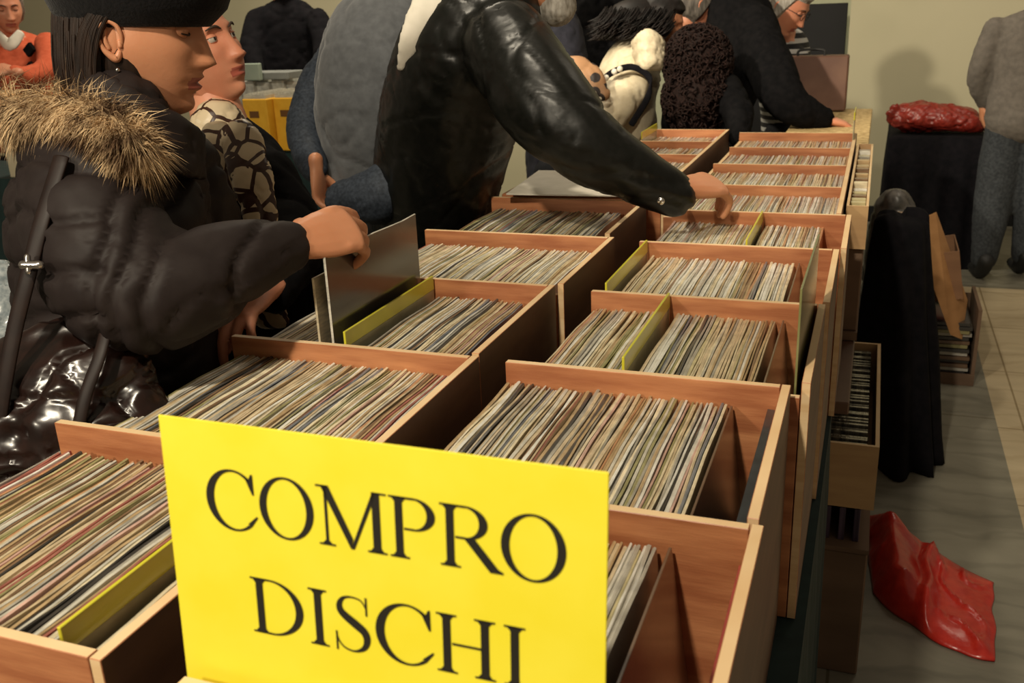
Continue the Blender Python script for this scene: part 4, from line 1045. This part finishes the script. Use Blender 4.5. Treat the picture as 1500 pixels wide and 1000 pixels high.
F6 = face_dir(1025, 90, -50)
p6, H6 = simple('person with a mass of curly dark hair and a black coat at the tables', at(1028, 80, 3.82), F6,
    [(at(1030, 118, 3.86), .055, .055), (at(1030, 140, 3.9), .17, .12), (at(1028, 190, 3.95), .19, .14), (at(1030, 260, 4.0), .18, .14)],
    [[(at(1062, 130, 3.80), .07), (at(1080, 165, 3.68), .062), (at(1082, 200, 3.58), .045)]], COATBL, foldamp=.02, hpitch=-10, cap=False, jn='coat')
hb = bmesh.new()
HC6 = at(1022, 92, 3.80)
ellipsoid(hb, HC6, (.125, .12, .135), 24, 16); ellipsoid(hb, at(1020, 145, 3.80), (.12, .11, .13), 24, 16)
for k in range(1500):
    n = V((random.gauss(0, 1), random.gauss(0, 1), random.gauss(0, 1))).normalized()
    p = (HC6 if k % 5 < 3 else at(1020, 145, 3.80))+V((n.x*.128, n.y*.122, n.z*.138)); a = n.orthogonal().normalized(); b = n.cross(a); ph = random.random()*6.28; r_ = random.uniform(.008, .016)
    tube(hb, [(p+n*(.003+.010*math.sin(q*.9))+(a*math.cos(ph+q)+b*math.sin(ph+q))*r_, .0034) for q in (0, 1, 2, 3, 4)], seg=4, sub=1, caps=False)
obj('hair', hb, CURL, p6, smooth=True)

F7 = face_dir(1100, 60, 8)
p7, H7 = simple('large man in a black jacket stooping at the far end, one arm laid out right', at(1106, -52, 4.35), F7,
    [(at(1092, -22, 4.3), .06, .06), (at(1085, 0, 4.3), .16, .13), (at(1082, 60, 4.3), .19, .16), (at(1062, 130, 4.3), .20, .15), (at(1045, 200, 4.35), .17, .13), (at(1040, 260, 4.4), .16, .13)],
    [[(at(1105, 40, 4.15), .10), (at(1130, 105, 4.02), .10), (at(1155, 150, 3.95), .085), (at(1203, 173, 3.98), .055)]], COATBL,
    hands=[dict(wrist=at(1208, 174, 3.98), fwd=at(1240, 182, 4.0)-at(1208, 174, 3.98), palm=V((0, .1, -1)), curls=(.2, .25, .3, .35), thumb=(.2, .1), side=1, s=1.05)], hpitch=-25, skin=SKINR, foldamp=.012)
F8 = face_dir(1160, 20, 20)
p8, H8 = simple('grey-haired man with glasses in a black and white striped shirt looking down', at(1153, 12, 4.5), F8,
    [(at(1148, 48, 4.85), .05, .05), (at(1150, 66, 4.88), .17, .11), (at(1150, 110, 4.9), .17, .12), (at(1150, 160, 5.15), .16, .12), (at(1150, 230, 5.2), .16, .12)],
    [[(at(1170, 85, 4.75), .055), (at(1172, 120, 4.68), .05), (at(1182, 148, 4.62), .035)]], STRIPE,
    hands=[dict(wrist=at(1178, 148, 4.62), fwd=at(1206, 152, 4.62)-at(1178, 148, 4.62), palm=V((0, .1, -1)), curls=(.2, .3, .3, .3), thumb=(.2, .1), side=1)], hairm=HAIRGR, hpitch=-32, skin=SKINR, eye='closed', foldamp=.005, jn='shirt', hs=1.08)
gb = bmesh.new()
for s_ in (-1, 1):
    pts = [(H8 @ V((s_*.031+.021*math.cos(a), .094-.006*abs(math.cos(a)), .012+.016*math.sin(a))), .0016) for a in [2*math.pi*k/16 for k in range(17)]]
    tube(gb, pts, seg=6, sub=1); tube(gb, [(H8 @ V((s_*.052, .090, .016)), .0016), (H8 @ V((s_*.078, .0, .012)), .0016)], seg=6, sub=1)
tube(gb, [(H8 @ V((-.010, .098, .014)), .0015), (H8 @ V((.010, .098, .014)), .0015)], seg=6, sub=1)
obj('glasses', gb, RUBBER, p8, smooth=True)
F9 = face_dir(1020, 20, -130)
p9, H9 = simple('man with short greying hair and a reddened ear just behind the curly hair', at(1018, 10, 4.35), face_dir(1020, 20, -28),
    [(at(1035, 45, 4.45), .06, .06), (at(1045, 62, 4.5), .16, .12), (at(1040, 120, 4.55), .18, .13), (at(1035, 230, 4.7), .17, .13)], (), COATBL, hairm=mat('greying_dark_hair', (.05, .042, .034), (.14, .12, .10), .7, (30, 30, 8), 3, 3), hpitch=-20, skin=SKINR)
p10, H10 = simple('person in navy with lowered head between the leather jacket and the spotted bag', at(806, -22, 4.15), face_dir(806, 0, -5),
    [(at(806, 12, 4.22), .055, .055), (at(812, 34, 4.25), .17, .11), (at(818, 90, 4.3), .20, .13), (at(812, 170, 4.35), .17, .13), (at(808, 260, 4.4), .16, .12)], (), mat('midnight_wool', (.012, .013, .022), (.02, .02, .032), .9, nscale=5, bump=.2, bscale=15), hpitch=-20, skin=SKINR)
p11, H11 = simple('tall person in plain black standing behind the cream jacket', at(885, -65, 4.75), face_dir(885, 0, -60),
    [(at(884, -30, 4.75), .06, .06), (at(884, -12, 4.75), .19, .13), (at(884, 50, 4.8), .20, .14), (at(880, 140, 4.85), .19, .14), (at(880, 240, 4.9), .17, .13)], (), COATBL)
# jeans man, back to the lens
ft = V((.74, 5.85, 0)); F12 = V((-.15, 1, 0)).normalized(); s12 = V((F12.y, -F12.x, 0))
bx = lambda x, z, y=0: V((ft.x+x, ft.y+y, z))
tor12 = [(bx(.03, 1.46), .06, .06), (bx(.03, 1.40), .19, .10), (bx(.03, 1.24), .215, .13), (bx(.02, 1.06), .20, .14), (bx(.02, .90), .205, .15)]
arm12 = [(bx(-.185, 1.36, -.02), .062), (bx(-.225, 1.20, -.03), .06), (bx(-.235, 1.08, .0), .052), (bx(-.19, .97, .07), .036)]
arm12b = [(bx(.25, 1.36, -.02), .062), (bx(.30, 1.20, -.03), .06), (bx(.30, 1.08, .0), .052), (bx(.26, .97, .07), .036)]
hip12 = bx(.02, .93); person.fwd = tuple(F12)
legs12 = [[(hip12+V((-.08, 0, -.04)), .112), (V((hip12.x-.10, hip12.y+.02, .50)), .105), (V((ft.x-.10, ft.y-.03, .13)), .070)], [(hip12+V((.08, 0, -.04)), .112), (V((hip12.x+.10, hip12.y+.02, .50)), .105), (V((ft.x+.12, ft.y+.12, .13)), .070)]]
H12 = head_matrix(bx(.03, 1.63), F12, -5)
p12 = person('man in a grey-brown sweatshirt and jeans standing with his back turned on the stone floor', (ft.x, ft.y, 0), H12, SKIN, tor12, s12, [arm12, arm12b],
    hands=[dict(wrist=bx(-.19, .965, .07), fwd=V((.1, .15, -1)), palm=V((1, .1, 0)), curls=(.4, .4, .5, .5), thumb=(.3, .2), side=1), dict(wrist=bx(.26, .965, .07), fwd=V((-.1, .15, -1)), palm=V((-1, .1, 0)), curls=(.4, .4, .5, .5), thumb=(.3, .2), side=-1)],
    legs=legs12, jacket=TAUPE, jacket_name='sweatshirt', pants=JEANS, fold=folds(.010, 6, 6, 9, 2.), vox=.013)
hair_cap(H12, HAIRGR, p12)
# -- left background
t = table('counter_table', 'cloth-covered counter carrying the yellow boxes', -3.35, -1.9, 3.95, 4.42, .97, PARTB, TEAL)
table('counter_table', 'cloth-covered counter in front of the man in orange', -4.3, -2.75, 3.06, 3.50, .97, PARTB, TEAL)
def bbox(name, label, cat, x0, x1, y0, y1, z0, z1, m, group=None, bev=.004):
    bm = bmesh.new(); box(bm, x0, x1, y0, y1, z0, z1, bev=bev); return tag(obj(name, bm, m), label, cat, group)
YB = mat('mustard_yellow_card', (.70, .36, .02), (.76, .42, .03), .5, nscale=3)
for k, (px, lab) in enumerate(((380, 'left of the two mustard-yellow boxes on the background counter'), (425, 'right of the two mustard-yellow boxes on the background counter'))):
    p = at(px, 185, 4.5); t = empty('storage_box', (p.x, p.y, .972), lab, 'box')
    bm = bmesh.new(); box(bm, p.x-.066, p.x+.066, p.y-.02, p.y+.28, .972, 1.215, bev=.004); obj('box_body', bm, YB, t)
    bm = bmesh.new(); box(bm, p.x-.03, p.x+.02, p.y-.0235, p.y-.0205, 1.13, 1.16); obj('printed_mark', bm, mat('brown_ink', (.12, .05, .01), None, .7), t)
    bm = bmesh.new()
    for q in range(14): box(bm, p.x-.058+q*.0084, p.x-.052+q*.0084, p.y-.01, p.y+.27, 1.2155, 1.235+.006*math.sin(q*2.7))
    tag(obj('discs', bm, [RM['pale grey'][1]]), 'pale sleeves filling the %s' % lab.replace(' of the two', '-hand of the').replace('boxes', 'pair'), 'discs', kind='stuff')
p = at(400, 130, 4.35)
for k in range(6):
    a = at(352+k*22, 140, 4.85); bbox('plastic_case', 'clear grey plastic case in the row on the background counter', 'case', a.x-.036, a.x+.036, a.y-.06, a.y+.25, .972, 1.265+.01*(k % 2), PLASW, 'clear cases on the background counter')
a = at(372, 105, 4.72); bbox('plastic_box', 'pale greenish box standing taller than the clear cases on the background counter', 'box', a.x-.05, a.x+.05, a.y-.03, a.y+.0, 1.279, 1.36, mat('pale_green_plastic', (.30, .36, .30), None, .25))
a = at(415, 112, 4.85); bbox('paper_stack', 'low grey pack lying on the clear cases in the left background', 'pack', a.x-.12, a.x+.12, a.y-.14, a.y-.0, 1.279, 1.315, mat('grey_card', (.22, .23, .22), None, .5))
bb = at(395, 122, 4.3)
for k in range(3):
    a = at((5, 30, 75)[k], 150, 3.95); bbox('record_box', ('wide cream box at the far left of the background counter', 'cream box in front of the man in orange', 'white card box with a small mark at the right of the man in orange')[k], 'box', a.x-(.05, .05, .05)[k], a.x+(.05, .05, .05)[k], a.y, a.y+.28, .972, (1.20, 1.22, 1.27)[k], mat(('cream_card', 'cream_card', 'white_card')[k], (.50, .44, .30), (.6, .53, .38), .7) if k < 2 else PAPER)
F13 = face_dir(30, 60, -5+75)
p13, H13 = simple('man in an orange argyle sweater behind the background counter', at(8, 14, 4.75), face_dir(20, 40, 80),
    [(at(12, 55, 4.85), .06, .06), (at(14, 66, 4.87), .20, .11), (at(16, 110, 4.9), .20, .13), (at(16, 190, 4.95), .19, .13)],
    [[(at(70, 66, 4.82), .065), (at(72, 100, 4.72), .062), (at(40, 112, 4.62), .048), (at(22, 106, 4.55), .036)], [(at(-46, 66, 4.82), .065), (at(-48, 100, 4.72), .06), (at(-10, 108, 4.6), .04)]],
    KNITOR, hands=[dict(wrist=at(20, 104, 4.54), fwd=V((-1, -.1, .25)), palm=V((0, .3, -1)), curls=(.5, .5, .5, .5), thumb=(.2, .2), side=1)], hairm=HAIRGR, hpitch=-12, skin=SKINR, eye='closed', foldamp=.010, jn='sweater', zf=.075)
bm = bmesh.new()
dB = lambda a, b, s: bm.faces.new([bm.verts.new(at(a+dx*s, b+dy*s*1.35, 4.70)) for dx, dy in ((0, -1), (1, 0), (0, 1), (-1, 0))])
for (a, b) in ((41, 73), (42, 101)): dB(a, b, 8)
g = bmesh.ops.extrude_face_region(bm, geom=bm.faces[:])
for v in [x for x in g['geom'] if isinstance(x, bmesh.types.BMVert)]: v.co += V((-.03, .05, 0))
bmesh.ops.recalc_face_normals(bm, faces=bm.faces); tag(obj('diamond_pattern', bm, COATBL, p13), 'black knitted diamonds')
bm = bmesh.new(); tube(bm, [(at(-2, 50, 4.72), .02, .01), (at(14, 66, 4.70), .03, .01), (at(30, 48, 4.72), .02, .01)], side=UP, seg=10); obj('shirt_collar', bm, PAPER, p13, smooth=True)
p14, H14 = simple('person in a black top behind the background counter, face cut off', at(410, -32, 5.25), face_dir(410, 0, 78),
    [(at(418, 6, 5.35), .06, .06), (at(420, 20, 5.35), .20, .12), (at(420, 70, 5.40), .22, .14), (at(420, 130, 5.45), .21, .14), (at(420, 200, 5.50), .19, .13)],
    [[(at(376, 30, 5.30), .065), (at(368, 70, 5.25), .065), (at(375, 105, 5.20), .05)], [(at(466, 28, 5.30), .065), (at(476, 70, 5.25), .065), (at(470, 105, 5.20), .05)]], BLACKCL, skin=SKINR, hpitch=-5)
